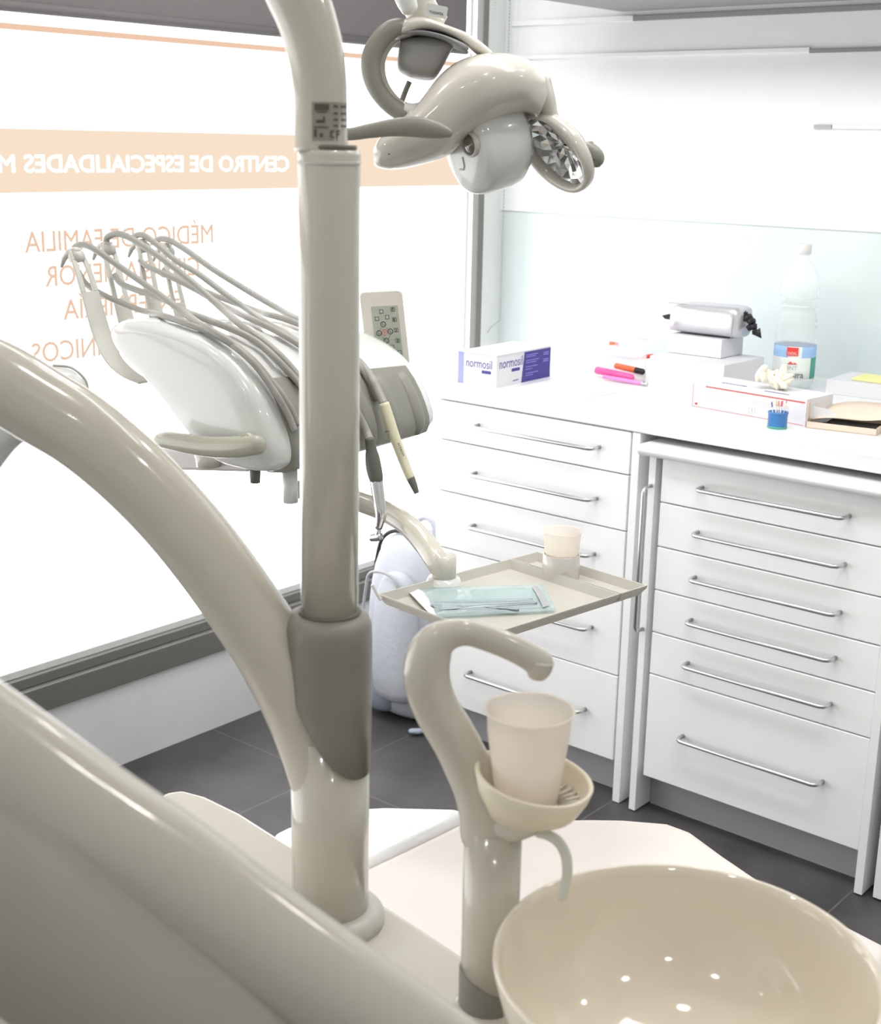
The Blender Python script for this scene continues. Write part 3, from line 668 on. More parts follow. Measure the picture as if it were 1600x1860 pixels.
neck = [(889, 1512, 55), (889, 1480, 56), (874, 1435, 50), (852, 1395, 44), (832, 1355, 43), (812, 1320, 43), (794, 1290, 43), (780, 1255, 43), (775, 1220, 43), (780, 1190, 41), (795, 1165, 36), (820, 1152, 28), (850, 1149, 25), (880, 1157, 25), (915, 1170, 25), (945, 1184, 25), (968, 1197, 26), (980, 1206, 27)]
bm = NB(); ptube(bm, neck, DC, 28, ref=NH, fv=.85, dome=.9)
obj('swan_neck', bm, IVR, t, smooth=True, sub=1)
bm = NB(); ptube(bm, [(982, 1200, 25), (979, 1213, 24), (976, 1226, 19), (975, 1231, 15)], DC, 24, ref=NH, dome=.2); obj('spout_tip', bm, IVR, t, smooth=True)
# shell rest: a shallow scalloped dish facing the camera side
pc = vp(968, 1458, DC-.02); zr_ = pc.z
rr = px2m(106, pc)
bm = NB(); dish = []
for ri, (k, dz) in enumerate(((1.0, .023), (.96, .0235), (.93, .020), (.82, .005), (.70, -.001), (.4, -.002), (.02, -.002))):
    dish.append([pc + RH*(rr*k*math.cos(a_)*(1.0)) + NH*(rr*k*.92*math.sin(a_)) + V((0, 0, dz*(1+.35*math.cos(a_-2.6)) if k > .9 else dz)) for a_ in [2*PI*j/48 for j in range(48)]])
outer = []
for ri, (k, dz) in enumerate(((.02, -.012), (.5, -.012), (.75, -.008), (.95, .009), (1.02, .022))):
    outer.append([pc + RH*(rr*k*math.cos(a_)) + NH*(rr*k*.92*math.sin(a_)) + V((0, 0, dz*(1+.35*math.cos(a_-2.6)) if k > .9 else dz)) for a_ in [2*PI*j/48 for j in range(48)]])
rings(bm, outer+dish)
dish_o = obj('cup_rest', bm, mat('ivory_dish', (.78, .71, .56), .35, coat=.2), t, smooth=True)
bm = NB()
for k in range(11):
    a_ = -1.5+k*.22; d_ = RH*math.cos(a_)+NH*math.sin(a_)
    tube(bm, [pc+d_*(rr*.42)+V((0, 0, .0)), pc+d_*(rr*.80)+V((0, 0, .005))], .0013, 6)
obj('drain_ribs', bm, IV, dish_o, smooth=True)
bm = NB(); A_ = vp(905, 1490, DC); tube(bm, [A_, A_.lerp(pc, .5)-V((0, 0, .006)), pc-V((0, 0, .010))], [.020, .018, .016], 16, dome=.6); obj('rest_bracket', bm, IV, t, smooth=True)
bm = NB(); ptube(bm, [(975, 1512, 9), (995, 1517, 9.5), (1015, 1530, 10), (1028, 1556, 10), (1030, 1590, 9.5), (1024, 1618, 9), (1020, 1632, 9)], DC-.03, 16, ref=NH); obj('rinse_nozzle', bm, mat('pale_grey_tube', (.62, .64, .58), .3, coat=.4), t, smooth=True)
bm = NB(); ptube(bm, [(1021, 1628, 7), (1020, 1633, 7)], DC-.03, 12, ref=NH); obj('nozzle_mouth', bm, GREEN, t, smooth=True)
def cup(name, label, c, rt, rb_, h, m, group=None):
    tt = thing(name, label, 'cup', c, group)
    w_ = .0008
    prof = [(.0005, 0), (rb_*.9, 0), (rb_, .002), (rb_+(rt-rb_)*.75, h*.72), (rb_+(rt-rb_)*.78, h*.74), (rt*.97, h*.985), (rt*1.03, h*.985), (rt*1.05, h), (rt*1.0, h*1.004), (rt*.965, h*.985), (rb_+(rt-rb_)*.77-w_, h*.735), (rb_-w_, .003), (.0005, .003)]
    bm = NB(); lathe(bm, prof, c, 48); obj('body', bm, m, tt, smooth=True); return tt
cc = V((pc.x, pc.y, pc.z)) + RH*px2m(-12, pc) - V((0, 0, .0005)) + NH*.004
rtop = px2m(79, cc); rbo = px2m(56, cc)
hc = (vp(960, 1292, DC-.02).z - cc.z)
cup('plastic_cup', 'frosted plastic rinsing cup on the shell rest of the cup filler', cc, rtop, rbo, hc, CUPM)

# ------------------------------------------------------------------ spittoon bowl
ZR = .93; cb = at(1245, 1745, 'z', ZR); rB = (at(893, 1712, 'z', ZR)-at(1598, 1775, 'z', ZR)).length/2
t = thing('spittoon_bowl', 'round glossy ivory spittoon bowl in the lower right foreground', 'bowl', V((cb.x, cb.y, .78)))
pr_in = [(1.0, 0), (.985, -.001), (.965, -.008), (.93, -.030), (.86, -.058), (.72, -.083), (.5, -.099), (.3, -.105), (.16, -.107)]
pr_out = [(.16, -.118), (.35, -.114), (.6, -.103), (.8, -.08), (.93, -.05), (.99, -.015), (1.005, -.003)]
bm = NB(); lathe(bm, [(r_*rB, z_) for r_, z_ in pr_out+pr_in], cb, 96); bowlo = obj('basin', bm, BOWL, t, smooth=True)
bm = NB(); lathe(bm, [(.0005, -.108), (.14*rB, -.108), (.16*rB, -.1055), (.12*rB, -.105), (.1*rB, -.107), (.0005, -.107)], cb, 32); obj('drain', bm, GR, t, smooth=True)
bm = NB(); lathe(bm, [(.38*rB, -.1155), (.30*rB, -.121), (.30*rB, ZD-ZR+.001)], cb, 40); obj('stem', bm, IV, t, smooth=True)

# ------------------------------------------------------------------ patient chair behind
t = thing('patient_chair', 'pale padded leg rest of the dental chair behind the unit', 'chair', at(1000, 1600, 'z', 0)+V((0, 0, 0)))
ZS = .50
prof = [(480, 1560), (560, 1600), (820, 1760), (1000, 1800), (1300, 1800), (1620, 1760), (1640, 1720), (1545, 1672), (1480, 1638), (1390, 1592), (1320, 1545), (1262, 1503), (1215, 1486), (1130, 1479), (1070, 1478), (950, 1480), (835, 1484), (740, 1530), (650, 1572)]
def slab(pts, z, th, name, material, P, bev, crown=0):
    top = [at(*p, 'z', z) for p in pts]; bm = NB()
    u_ = [bm.verts.new(p) for p in top]; l_ = [bm.verts.new(p-V((0, 0, th))) for p in top]
    bm.faces.new(u_); bm.faces.new(l_[::-1]); n = len(top)
    for i in range(n): bm.faces.new((u_[i], l_[i], l_[(i+1)%n], u_[(i+1)%n]))
    return obj(name, bm, material, P, bevel=bev, seg=6)
slab(prof, ZS, .11, 'seat_cushion', UPH, t, .035)
hump = []
slab([(495, 1512), (520, 1500), (640, 1466), (700, 1463), (830, 1466), (850, 1475), (835, 1486), (740, 1532), (650, 1574), (560, 1602), (500, 1560)], ZS+.004, .09, 'foot_cover', mat('clear_vinyl_cover', (.93, .93, .93), .2, coat=.5, bump=1.0, nscale=22), t, .02)
cz_ = at(1000, 1640, 'z', .5)
bm = NB(); tube(bm, [V((cz_.x, cz_.y, .001)), V((cz_.x, cz_.y, .04)), V((cz_.x, cz_.y, .41))], [.20, .17, .12], 28); obj('pedestal', bm, IV, t, smooth=True)

# ------------------------------------------------------------------ instrument console
CO = at(500, 850, 'z', 1.03); CF = at(780, 770, 'z', 1.03)
EX = (CF-CO); LEN = EX.length; EX.normalize(); SX = V((EX.y, -EX.x, 0))
def cw(w_): return CO+EX*w_
def cp(x, y, w_): return atp(x, y, cw(w_), EX)      # pixel -> plane across the console at distance w
con = thing('instrument_console', 'white instrument console with grey front, hoses arched over it and handpieces hung on it', 'dental console', CO+V((0, 0, -.06)))
outline = [(213, 596), (222, 584), (245, 577), (290, 580), (350, 596), (405, 622), (450, 662), (488, 722), (512, 785), (520, 825), (515, 846), (495, 856), (455, 850), (412, 836), (372, 796), (325, 735), (280, 680), (245, 645), (222, 618)]
ZC0 = CO.z-.02
def taper(p, w_):
    f = max(0, min(1, w_/LEN)); return V((p.x, p.y, ZC0+(p.z-ZC0)*(1-.19*f)))
def inside(p, m_=.006):
    w_ = (p-CO).dot(EX); f = max(0, min(1, w_/LEN))
    q = p-EX*w_; q = V((q.x, q.y, ZC0+(q.z-ZC0)/(1-.19*f)))
    if w_ < -m_ or w_ > LEN+m_: return False
    P2 = [((o_-CO).dot(SX), o_.z) for o_ in OUT3]; x, y = (q-CO).dot(SX), q.z
    c_ = (sum(a for a, b in P2)/len(P2), sum(b for a, b in P2)/len(P2))
    hit = False; dmin = 9
    for (x1, y1), (x2, y2) in zip(P2, P2[1:]+P2[:1]):
        if (y1 > y) != (y2 > y) and x < (x2-x1)*(y-y1)/(y2-y1)+x1: hit = not hit
        dx, dy = x2-x1, y2-y1; t_ = max(0, min(1, ((x-x1)*dx+(y-y1)*dy)/(dx*dx+dy*dy)))
        dmin = min(dmin, math.hypot(x-x1-t_*dx, y-y1-t_*dy))
    return hit or dmin < m_
def push(x, y, w_, m_=.006):
    for k in range(160):
        p = cp(x, y, w_)
        if not inside(p, m_): return w_
        w_ -= .003
    return w_
OUT3 = [cp(x, y, 0) for x, y in outline]
def cring(w_, k=1.0, dy=0):
    P_ = [cp(x, y, 0) for x, y in outline]; c_ = sum(P_, V())/len(P_)
    Q_ = crom([tuple(c_+(p-c_)*k) for p in P_]+[tuple(c_+(P_[0]-c_)*k)], 3)[:-1]
    return [taper(V(q_), w_)+EX*w_ for q_ in Q_]
bm = NB(); rings(bm, [cring(-.034, .80), cring(-.030, .90), cring(-.020, .965), cring(-.002, .997), cring(.03, 1.0), cring(LEN*.5, 1.0), cring(LEN-.06, 1.0), cring(LEN-.03, .997), cring(LEN-.012, .965), cring(LEN-.003, .90), cring(LEN, .8)])
obj('housing', bm, WP, con, smooth=True)
# grey front panel follows the front of the section
fr = [(470, 690), (479, 706), (488, 722), (502, 755), (512, 785), (519, 812), (521, 832), (516, 850), (500, 858), (470, 856)]
P_ = [cp(x, y, 0) for x, y in fr]; c_ = cp(380, 730, 0)
def fring(w_, k, k0=.93):
    a = [taper(p+(p-c_).normalized()*k, w_)+EX*w_ for p in P_]; b = [taper(c_+(p-c_)*k0, w_)+EX*w_ for p in P_][::-1]; return a+b
bm = NB(); w0, w1 = .012, LEN-.035
rings(bm, [fring(w0, .001), fring(w0+.004, .006), fring(w1-.006, .006), fring(w1, .001)])
pan = obj('front_panel', bm, GP, con, smooth=False, bevel=.002)
# holder flutes
bm = NB()
for k in range(5):
    w_ = .07+k*(LEN-.14)/4-.0
    pts = [taper(p+(p-c_).normalized()*.003, w_)+EX*w_ for p in P_[1:8]]
    tube(bm, pts, [.010, .013, .015, .016, .016, .014, .010], 14, fv=.55)
obj('holder_flutes', bm, GP, con, smooth=True)
# hand grip and its root, knob, support arm, post
wG = -.015
bm = NB(); Q_ = crom([(468, 808, 18), (430, 812, 20), (385, 812, 19), (340, 806, 18), (305, 800, 16), (290, 800, 13)], 5)
pts = [cp(x, y, -.058) for x, y, r in Q_]; tube(bm, pts, [px2m(r, p) for (x, y, r), p in zip(Q_, pts)], 18, dome=.8)
tube(bm, [cp(450, 805, -.058), cp(452, 803, .0)], [.014, .018], 16)
obj('hand_grip', bm, mat('olive_grip', (.42, .42, .34), .25, coat=.5), con, smooth=True)
bm = NB(); a_ = cp(463, 846, .02); tube(bm, [a_, a_-V((0, 0, .026))], [.009, .0075], 14); obj('knob', bm, GD, con, smooth=True)
bm = NB(); a_ = cp(378, 838, .12); tube(bm, [a_+V((0, 0, .02)), a_-V((0, 0, .008))], [.024, .020], 20); obj('arm_pivot', bm, IV, con, smooth=True)
bm = NB(); A_, B_ = cp(262, 828, .16), cp(470, 832, .16); Mx = frame((A_+B_)/2, B_-A_, EX); L2 = (B_-A_).length/2
box(bm, -L2, L2, -.03, .03, -.018, .018, Mx); obj('support_arm', bm, mat('grey_arm_cover', (.55, .52, .50), .4), con, bevel=.006)
bm = NB(); A_, B_ = cp(526, 850, .05), cp(528, 912, .05); tube(bm, [A_, B_], px2m(14, A_), 20); obj('post', bm, WP, con, smooth=True)
# far grey peg near handpiece rest
bm = NB(); pts = [cp(662, 656, LEN*.82), cp(672, 662, LEN*.82), cp(682, 674, LEN*.8)]; tube(bm, pts, [.006, .008, .008], 12, dome=.8); obj('rest_peg', bm, GH, con, smooth=True)
# whip arms
tops = [(132, 455, 0), (192, 437, 0), (258, 432, 0), (302, 440, 0)]
ws = [.075, .165, .255, .345]
whip = [(262, 694, 13), (235, 680, 18), (208, 655, 19), (188, 615, 20), (174, 570, 20), (160, 520, 19), (146, 478, 17), (136, 455, 13)]
WH = [whip, [(238, 612, 17), (232, 592, 18), (226, 570, 18), (214, 520, 17), (202, 472, 16), (193, 440, 13)],
 [(296, 625, 16), (289, 598, 17), (283, 570, 17), (273, 520, 16), (264, 470, 15), (258, 434, 12)],
 [(344, 625, 15), (336, 598, 16), (330, 575, 16), (319, 530, 15), (309, 480, 14), (302, 442, 12)]]
def whiparm(path, w_):
    whip = path; pts = [cp(x, y, w_-(.04 if path is WH[0] else 0)) for x, y, r in whip]
    pts = [V(q_) for q_ in crom([tuple(p) for p in pts], 5)]; r = [q_[0] for q_ in crom([(x[2],) for x in whip], 5)]
    bm = NB(); R_ = []
    for i, p in enumerate(pts):
        T_ = (pts[min(i+1, len(pts)-1)]-pts[max(i-1, 0)]).normalized(); nn = T_.cross(EX).normalized(); hw = px2m(r[i], p)*1.08; th = .0022
        R_.append([p+EX*a_*hw+nn*b_*th for a_, b_ in ((-1, -.6), (-.85, -1), (.85, -1), (1, -.6), (1, .6), (.85, 1), (-.85, 1), (-1, .6))])
    # slot: skip the middle section by building two rails
    k0, k1 = int(len(pts)*(.68 if path is WH[0] else .52)), int(len(pts)*.88)
    rings(bm, R_[:k0+1])
    for sgn in (-1, 1):
        RR = []
        for i in range(k0, k1+1):
            p = pts[i]; T_ = (pts[min(i+1, len(pts)-1)]-pts[max(i-1, 0)]).normalized(); nn = T_.cross(EX).normalized(); hw = px2m(r[i], p)*1.08; th = .0022
            RR.append([p+EX*a_*hw*sgn+nn*b_*th for a_, b_ in ((.44, -1), (1, -1), (1, 1), (.44, 1))])
        rings(bm, RR)
    rings(bm, R_[k1:])
    wo = obj('whip_arm', bm, GW, con, smooth=False, bevel=.0008)
    tp = pts[-3]
    bm = NB(); tube(bm, [tp-EX*.009-V((0, 0, .004)), tp+EX*.009-V((0, 0, .004))], .010, 20); g_ = obj('pulley', bm, GW, None, smooth=True); g_.parent = wo; 
    wo_inv = Matrix.Identity(4)
    bm = NB(); hp = tp+(-SX)*.012; tube(bm, [tp+V((0, 0, .006)), hp+V((0, 0, .004)), hp-SX*.016-V((0, 0, .008)), hp-SX*.024-V((0, 0, .022))], [.008, .009, .006, .003], 12, fv=.7, dome=.6); h_ = obj('hook', bm, GW, None, smooth=True); h_.parent = wo
    return tp
tips = []
c0 = cp(132, 455, ws[0])
base_tip = None
for i, w_ in enumerate(ws): tips.append(whiparm(WH[i], w_))
# hoses
def cr(L_, off=(60, 380), s=3.2): return [(off[0]+x/s, off[1]+y/s) for x, y in L_]
H = [
 ([(240, 262), (236, 232), (262, 210), (300, 208), (360, 235), (480, 318), (620, 415), (760, 515), (880, 605), (990, 680), (1150, 775), (1280, 880), (1370, 985), (1440, 1070), (1500, 1170), (1540, 1260)], ws[0], 5.0),
 ([(262, 360), (300, 425), (360, 472), (470, 527), (620, 585), (760, 620), (900, 668), (1050, 725), (1180, 805), (1290, 905), (1370, 1010), (1430, 1100), (1490, 1210), (1520, 1290)], ws[0]-.012, 4.6),
 ([(430, 210), (428, 172), (455, 150), (500, 143), (570, 170), (680, 240), (800, 325), (950, 445), (1100, 580), (1230, 690), (1380, 800), (1500, 920), (1600, 1050)], ws[1], 5.0),
 ([(470, 380), (510, 430), (580, 462), (700, 502), (800, 545), (900, 600), (1050, 655), (1230, 730), (1350, 810), (1500, 960), (1580, 1060)], ws[1]-.012, 4.8),
 ([(590, 190), (592, 160), (620, 148), (660, 160), (740, 222), (840, 305), (960, 375), (1100, 480), (1240, 580), (1370, 670), (1500, 745), (1650, 860), (1780, 1000)], ws[2], 4.6),
 ([(620, 295), (660, 330), (720, 358), (850, 418), (960, 475), (1100, 558), (1250, 630), (1400, 700), (1550, 790), (1700, 900)], ws[2]-.012, 4.4),
 ([(718, 205), (722, 180), (750, 172), (800, 183), (900, 245), (1040, 345), (1200, 445), (1350, 535), (1500, 620), (1700, 720), (1850, 850), (1960, 1000), (2010, 1110)], ws[3], 4.6),
 ([(760, 345), (800, 385), (880, 418), (1000, 478), (1180, 548), (1320, 598), (1500, 650), (1700, 740), (1840, 860)], ws[3]-.012, 4.4)]
for L_, w_, r in H:
    pp = cr(L_); pp = crom(pp, 5); wv = [push(x, y, w_, .0065 if k_ < len(pp)*.6 else .012) for k_, (x, y) in enumerate(pp)]
    for _ in range(3): wv = [min(wv[i], (wv[max(i-1, 0)]+wv[i]+wv[min(i+1, len(wv)-1)])/3) for i in range(len(wv))]
    Q_ = [cp(x, y, v_) for (x, y), v_ in zip(pp, wv)]
    bm = NB(); tube(bm, Q_, px2m(r*1.2, Q_[0]), 12); obj('hose', bm, GH, con, smooth=True)
# keypad on its stalk at the back
WK = LEN+.02
kc = cp(700, 600, WK)
kn = (CAM-kc); kn.z *= .2; kn.normalize()
Kp = [(655, 530), (732, 523), (746, 665), (672, 668)]
A_ = atp(668, 668, kc, kn); B_ = atp(745, 664, kc, kn); C_ = atp(652, 530, kc, kn)
KR = (kn*.45+ (B_-A_).normalized()).normalized()
KX = (B_-A_); KY = (C_-A_)
M = frame(A_, KX, KY); wk, hk = KX.length, KY.length*1.0
zk = M.to_3x3() @ V((0, 0, 1))
bm = NB()
sh = (KY - (M.to_3x3() @ V((0, 1, 0)))*KY.length)
Mk = Matrix((M.to_3x3() @ V((1, 0, 0)), KY.normalized(), zk)).transposed().to_4x4(); Mk.translation = A_
prism(bm, rrect(wk, hk, .009), Mk @ Matrix.Translation((0, 0, -.028)), .028)
kp = obj('keypad', bm, IV, con, bevel=.003)
bm = NB(); kx0, ky0, kw_, kh_ = wk*.24, hk*.10, wk*.62, hk*.70
prism(bm, rrect(kw_, kh_, .002), Mk @ Matrix.Translation((kx0, ky0, .0001)), .0006); f_ = obj('key_film', bm, PANEL, None); f_.parent = kp; f_.matrix_parent_inverse = Matrix.Identity(4)
def kring(bm, u, v, r, w_, circ=True, mi=0):
    c0_ = (kx0+kw_*u, ky0+kh_*v); n_ = 20 if circ else 4
    a = []; b = []
    for k in range(n_):
        th = 2*PI*k/n_+(PI/4 if not circ else 0); rr_ = r*(1 if circ else 1.25)
        a.append((c0_[0]+rr_*math.cos(th), c0_[1]+rr_*math.sin(th))); b.append((c0_[0]+(rr_-w_)*math.cos(th), c0_[1]+(rr_-w_)*math.sin(th)))
    MM = Mk @ Matrix.Translation((0, 0, .0008))
    for k in range(n_): prism(bm, [a[k], a[(k+1)%n_], b[(k+1)%n_], b[k]], MM, .0003, mi)
bm = NB(); rk = kw_*.085
for u, v in ((.36, .90), (.80, .93), (.17, .77), (.56, .79), (.82, .74), (.84, .54), (.86, .34), (.62, .23), (.88, .12), (.28, .2), (.5, .07)): kring(bm, u, v, rk, .0009, False)
for u, v in ((.38, .66), (.19, .50), (.62, .52), (.43, .35)): kring(bm, u, v, rk*1.25, .0011)
kring(bm, .40, .51, rk*1.3, .0006, True, 1); kring(bm, .40, .51, rk*.5, .0006, True, 1)
MM = Mk @ Matrix.Translation((0, 0, .0008))
for (u0, v0), (u1, v1) in (((.30, .60), (.24, .56)), ((.47, .60), (.56, .56)), ((.27, .44), (.36, .39)), ((.52, .38), (.6, .46))):
    line(bm, kx0+kw_*u0, ky0+kh_*v0, kx0+kw_*u1, ky0+kh_*v1, .0004, 0, MM)
for u, v in ((.38, .66), (.19, .50), (.62, .52), (.43, .35)):
    line(bm, kx0+kw_*(u-.03), ky0+kh_*(v+.03), kx0+kw_*(u-.02), ky0+kh_*(v-.015), .0006, 0, MM); line(bm, kx0+kw_*(u-.02), ky0+kh_*(v-.015), kx0+kw_*(u+.05), ky0+kh_*(v-.02), .0006, 0, MM)
f_ = obj('key_outlines', bm, [INK, RED], None); f_.parent = kp
for s_, u, v in (('P', .80, .93), ('1', .82, .74), ('2', .84, .54), ('3', .86, .34)):
    q_ = text('key_symbol', s_, kw_*.055 if s_ != '1' else kw_*.03, MM @ Matrix.Translation((kx0+kw_*u-kw_*.03, ky0+kh_*v-kh_*.022, 0)), INK, None, .0003, .02, kh_*.045); q_.parent = kp
for u, v in ((.36, .90), (.17, .77), (.56, .79), (.62, .23), (.88, .12)):
    bm = NB(); cx_, cy_ = kx0+kw_*u, ky0+kh_*v
    prism(bm, [(cx_-.002, cy_-.002), (cx_+.002, cy_-.002), (cx_+.0008, cy_+.003), (cx_-.0008, cy_+.003)], MM, .0003); q_ = obj('key_symbol', bm, TK, None); q_.parent = kp
for ch in kp.children: ch.matrix_parent_inverse = kp.matrix_world.inverted() if False else Matrix.Identity(4)
# handpieces
hpt = thing('scaler_handpiece', 'cream ultrasonic handpiece with a grey tip hanging at the right of the console', 'handpiece', cp(700, 740, LEN*.80))
wh = push(700, 742, LEN*.80, .028)+.02
def ctube(name, pts, w_, material, P, n=18, dome=0, sm=4):
    Q_ = crom(pts, sm); pp = [cp(q_[0], q_[1], w_)+SX*(0) for q_ in Q_]; bm = NB()
    tube(bm, pp, [px2m(q_[2], p) for q_, p in zip(Q_, pp)], n, dome=dome); return obj(name, bm, material, P, smooth=True)
ctube('barrel', [(697, 732, 9.5), (706, 762, 10.5), (716, 792, 10), (727, 822, 9.5), (738, 850, 9), (746, 869, 8.3)], wh-.02, CREAM, hpt)
ctube('tip', [(746, 869, 8), (752, 883, 6.5), (757, 896, 4.5)], wh-.02, GD, hpt)
ctube('seam_ring', [(709.5, 781, 10.8), (710, 783, 10.8)], wh-.02, GP, hpt)
A_ = cp(722, 826, wh-.02); mark = text('printed_mark', 'acteon', .022, frame(cp(722, 803, wh-.02)-NH*.0095*1.0, (cp(735, 835, 0)-cp(722, 803, 0)), RH), INK, hpt, .0003, 0, .004)
def phose(pts, w_, P, end=None):
    Q_ = crom(pts, 5); wv = [push(q_[0], q_[1], w_, .012) for q_ in Q_]
    if end is not None: wv = [v_*(1-min(1, k/(len(wv)-1))**2)+end*min(1, k/(len(wv)-1))**2 for k, v_ in enumerate(wv)]; wv = [min(v_, push(q_[0], q_[1], w_, .010)) for v_, q_ in zip(wv, Q_)]
    pp = [cp(q_[0], q_[1], v_) for q_, v_ in zip(Q_, wv)]; bm = NB(); tube(bm, pp, [px2m(q_[2], p) for q_, p in zip(Q_, pp)], 12); return obj('hose', bm, GH, P, smooth=True)
phose([(618, 632, 7), (632, 640, 7), (655, 660, 7), (672, 683, 7.5), (685, 708, 8), (698, 736, 8)], LEN*.78, hpt, wh-.02)
hp2 = thing('turbine_handpiece', 'steel turbine handpiece with angled head and dark coupling hanging beside the pole', 'handpiece', cp(680, 800, LEN*.62))
w2 = push(674, 800, LEN*.62, .028)+.02
ctube('coupling', [(671, 796, 9), (674, 815, 10), (676, 830, 13), (679, 850, 14.2), (683, 868, 13), (685, 876, 10.5)], w2-.02, GD, hp2)
ctube('barrel', [(683, 872, 12), (686, 892, 11.5), (689, 912, 11), (692, 930, 10.5), (691, 944, 9), (688, 958, 7)], w2-.02, CHR, hp2)
ctube('band', [(688.3, 957, 6.6), (688, 959.5, 6.6)], w2-.02, NAVY, hp2)
ctube('head', [(687.5, 960, 5.2), (687, 968, 5.5), (685, 974, 5)], w2-.02, CHR, hp2)
ctube('head_cap', [(674, 977, 6.5), (684, 976, 7.5), (692, 974, 7)], w2-.02, STEEL, hp2)
phose([(615, 690, 6), (640, 735, 6), (655, 760, 6.5), (666, 785, 7.5), (672, 800, 8)], LEN*.60, hp2, w2-.02)
hp3 = thing('syringe_handpiece', 'dark grey syringe handpiece mostly hidden behind the pole', 'handpiece', cp(645, 850, LEN*.45))
w3 = LEN*.45
ctube('barrel', [(628, 800, 10), (634, 830, 11), (640, 860, 10), (643, 890, 9), (645, 905, 8)], w3-.02, GR, hp3)
ctube('head', [(640, 915, 10), (645, 918, 10), (648, 920, 8)], w3-.02, GR, hp3)
# tray arm
ta = con
Tz = .84
tb = at(806, 1050, 'z', Tz+.012)
DT0 = (cp(640, 905, .2)-CAM).dot(NH); DT1 = (tb-CAM).dot(NH)
bm = NB(); ptube(bm, [(524, 888, 17, DT0), (560, 890, 17, DT0), (610, 897, 17, DT0), (655, 912, 18, DT0), (700, 929, 19, DT0), (742, 955, 20, DT0*.6+DT1*.4), (774, 990, 21, DT0*.3+DT1*.7), (795, 1022, 21, DT1), (806, 1040, 20, DT1)], DT1, 20, ref=NH); TAO = obj('tray_arm', bm, IVR, ta, smooth=True)
bm = NB(); ra = px2m(22, tb); tube(bm, [tb+V((0, 0, .036)), tb+V((0, 0, .002))], [ra, ra], 28); so_ = obj('socket', bm, IV, None, smooth=True); so_.parent = TAO

# ------------------------------------------------------------------ trays and what lies on them
a = {k: at(*p, 'z', Tz) for k, p in dict(L=(690, 1096), K=(976, 1022), R=(1177, 1078), F=(905, 1170)).items()}
ex = ((a['K']-a['L']).normalized()+(a['R']-a['F']).normalized()).normalized(); ey = V((ex.y, -ex.x, 0))
oL = a['L']; Mtr = frame(oL, ex, ey)
def loc(p): q_ = Mtr.inverted() @ p; return q_
lK, lR, lF = loc(a['K']), loc(a['R']), loc(a['F'])
TL = (lK.x+lR.x)/2; TW = lR.y
if Mtr.to_3x3()[2][2] < 0: pass
UPs = 1 if (Mtr.to_3x3() @ V((0, 0, 1))).z > 0 else -1
def trayobj(x0, x1, label, w0=0, w1=None):
    w1 = w1 or TW; bm = NB(); hh = .015; f = .006; th = .0012
    A1 = [(x0, w0), (x1, w0), (x1, w1), (x0, w1)]; A0 = [(x0+f, w0+f), (x1-f, w0+f), (x1-f, w1-f), (x0+f, w1-f)]
    A2 = [(x0+f+.006, w0+f+.006), (x1-f-.006, w0+f+.006), (x1-f-.006, w1-f-.006), (x0+f+.006, w1-f-.006)]
    def rg(A, z): return [Mtr @ V((x, y, z*UPs)) for x, y in A]
    A1o = [(x0-.002, w0-.002), (x1+.002, w0-.002), (x1+.002, w1+.002), (x0-.002, w1+.002)]
    rings(bm, [rg(A0, -.0012), rg(A1o, hh-.004), rg(A1o, hh), rg(A1, hh), rg(A0, .001), rg(A2, .0003)])
    o = obj('instrument_tray', bm, TRAY, bevel=.0006, seg=2); tag(o, label, 'tray', 'trays on the curved arm'); return o
lj = loc(at(930.5, 1032, 'z', Tz)).x
split = lj
trayobj(.0, split-.003, 'long beige tray holding the sealed instrument pouch')
trayobj(split+.003, TL, 'short beige tray holding the small plastic cup')
for o_ in bpy.data.objects:
    if o_.name.startswith('instrument_tray') and 'group' in o_: del o_['group']
bm = NB()
hold = thing('tray_holder', 'flat holder plate under the two beige trays', 'tray holder', Mtr @ V((TL*.5, TW*.5, -.006*UPs)))
box(bm, .02, TL-.02, .02, TW-.02, -.0095*UPs, -.002*UPs, Mtr); obj('plate', bm, IV, hold, bevel=.002)
pA = tb-V((0, 0, .0)); bm = NB(); tube(bm, [V((tb.x, tb.y, Tz-.010)), V((tb.x, tb.y, Tz-.002)), tb+V((0, 0, .002))], [.030, .030, .024], 28)
q_ = loc(tb); cpt = Mtr @ V((q_.x, .03, -.006*UPs)); tube(bm, [V((tb.x, tb.y, Tz-.007)), cpt], .006, 12); obj('mount', bm, WP, hold, smooth=True)
bm = NB(); pk_ = Mtr @ V((TL*.30, TW*.72, -.010*UPs)); tube(bm, [pk_, pk_-V((0, 0, .018))], [.011, .010], 18); obj('clamp_knob', bm, CHR, hold, smooth=True)
# hanging clip at the tray's left corner
bm = NB(); A_ = at(692, 1100, 'z', Tz); ptube(bm, [(676, 1062, 3), (684, 1078, 3), (692, 1090, 3.5)], (A_-CAM).dot(NH), 8); obj('corner_clip', bm, WP, hold, smooth=True)
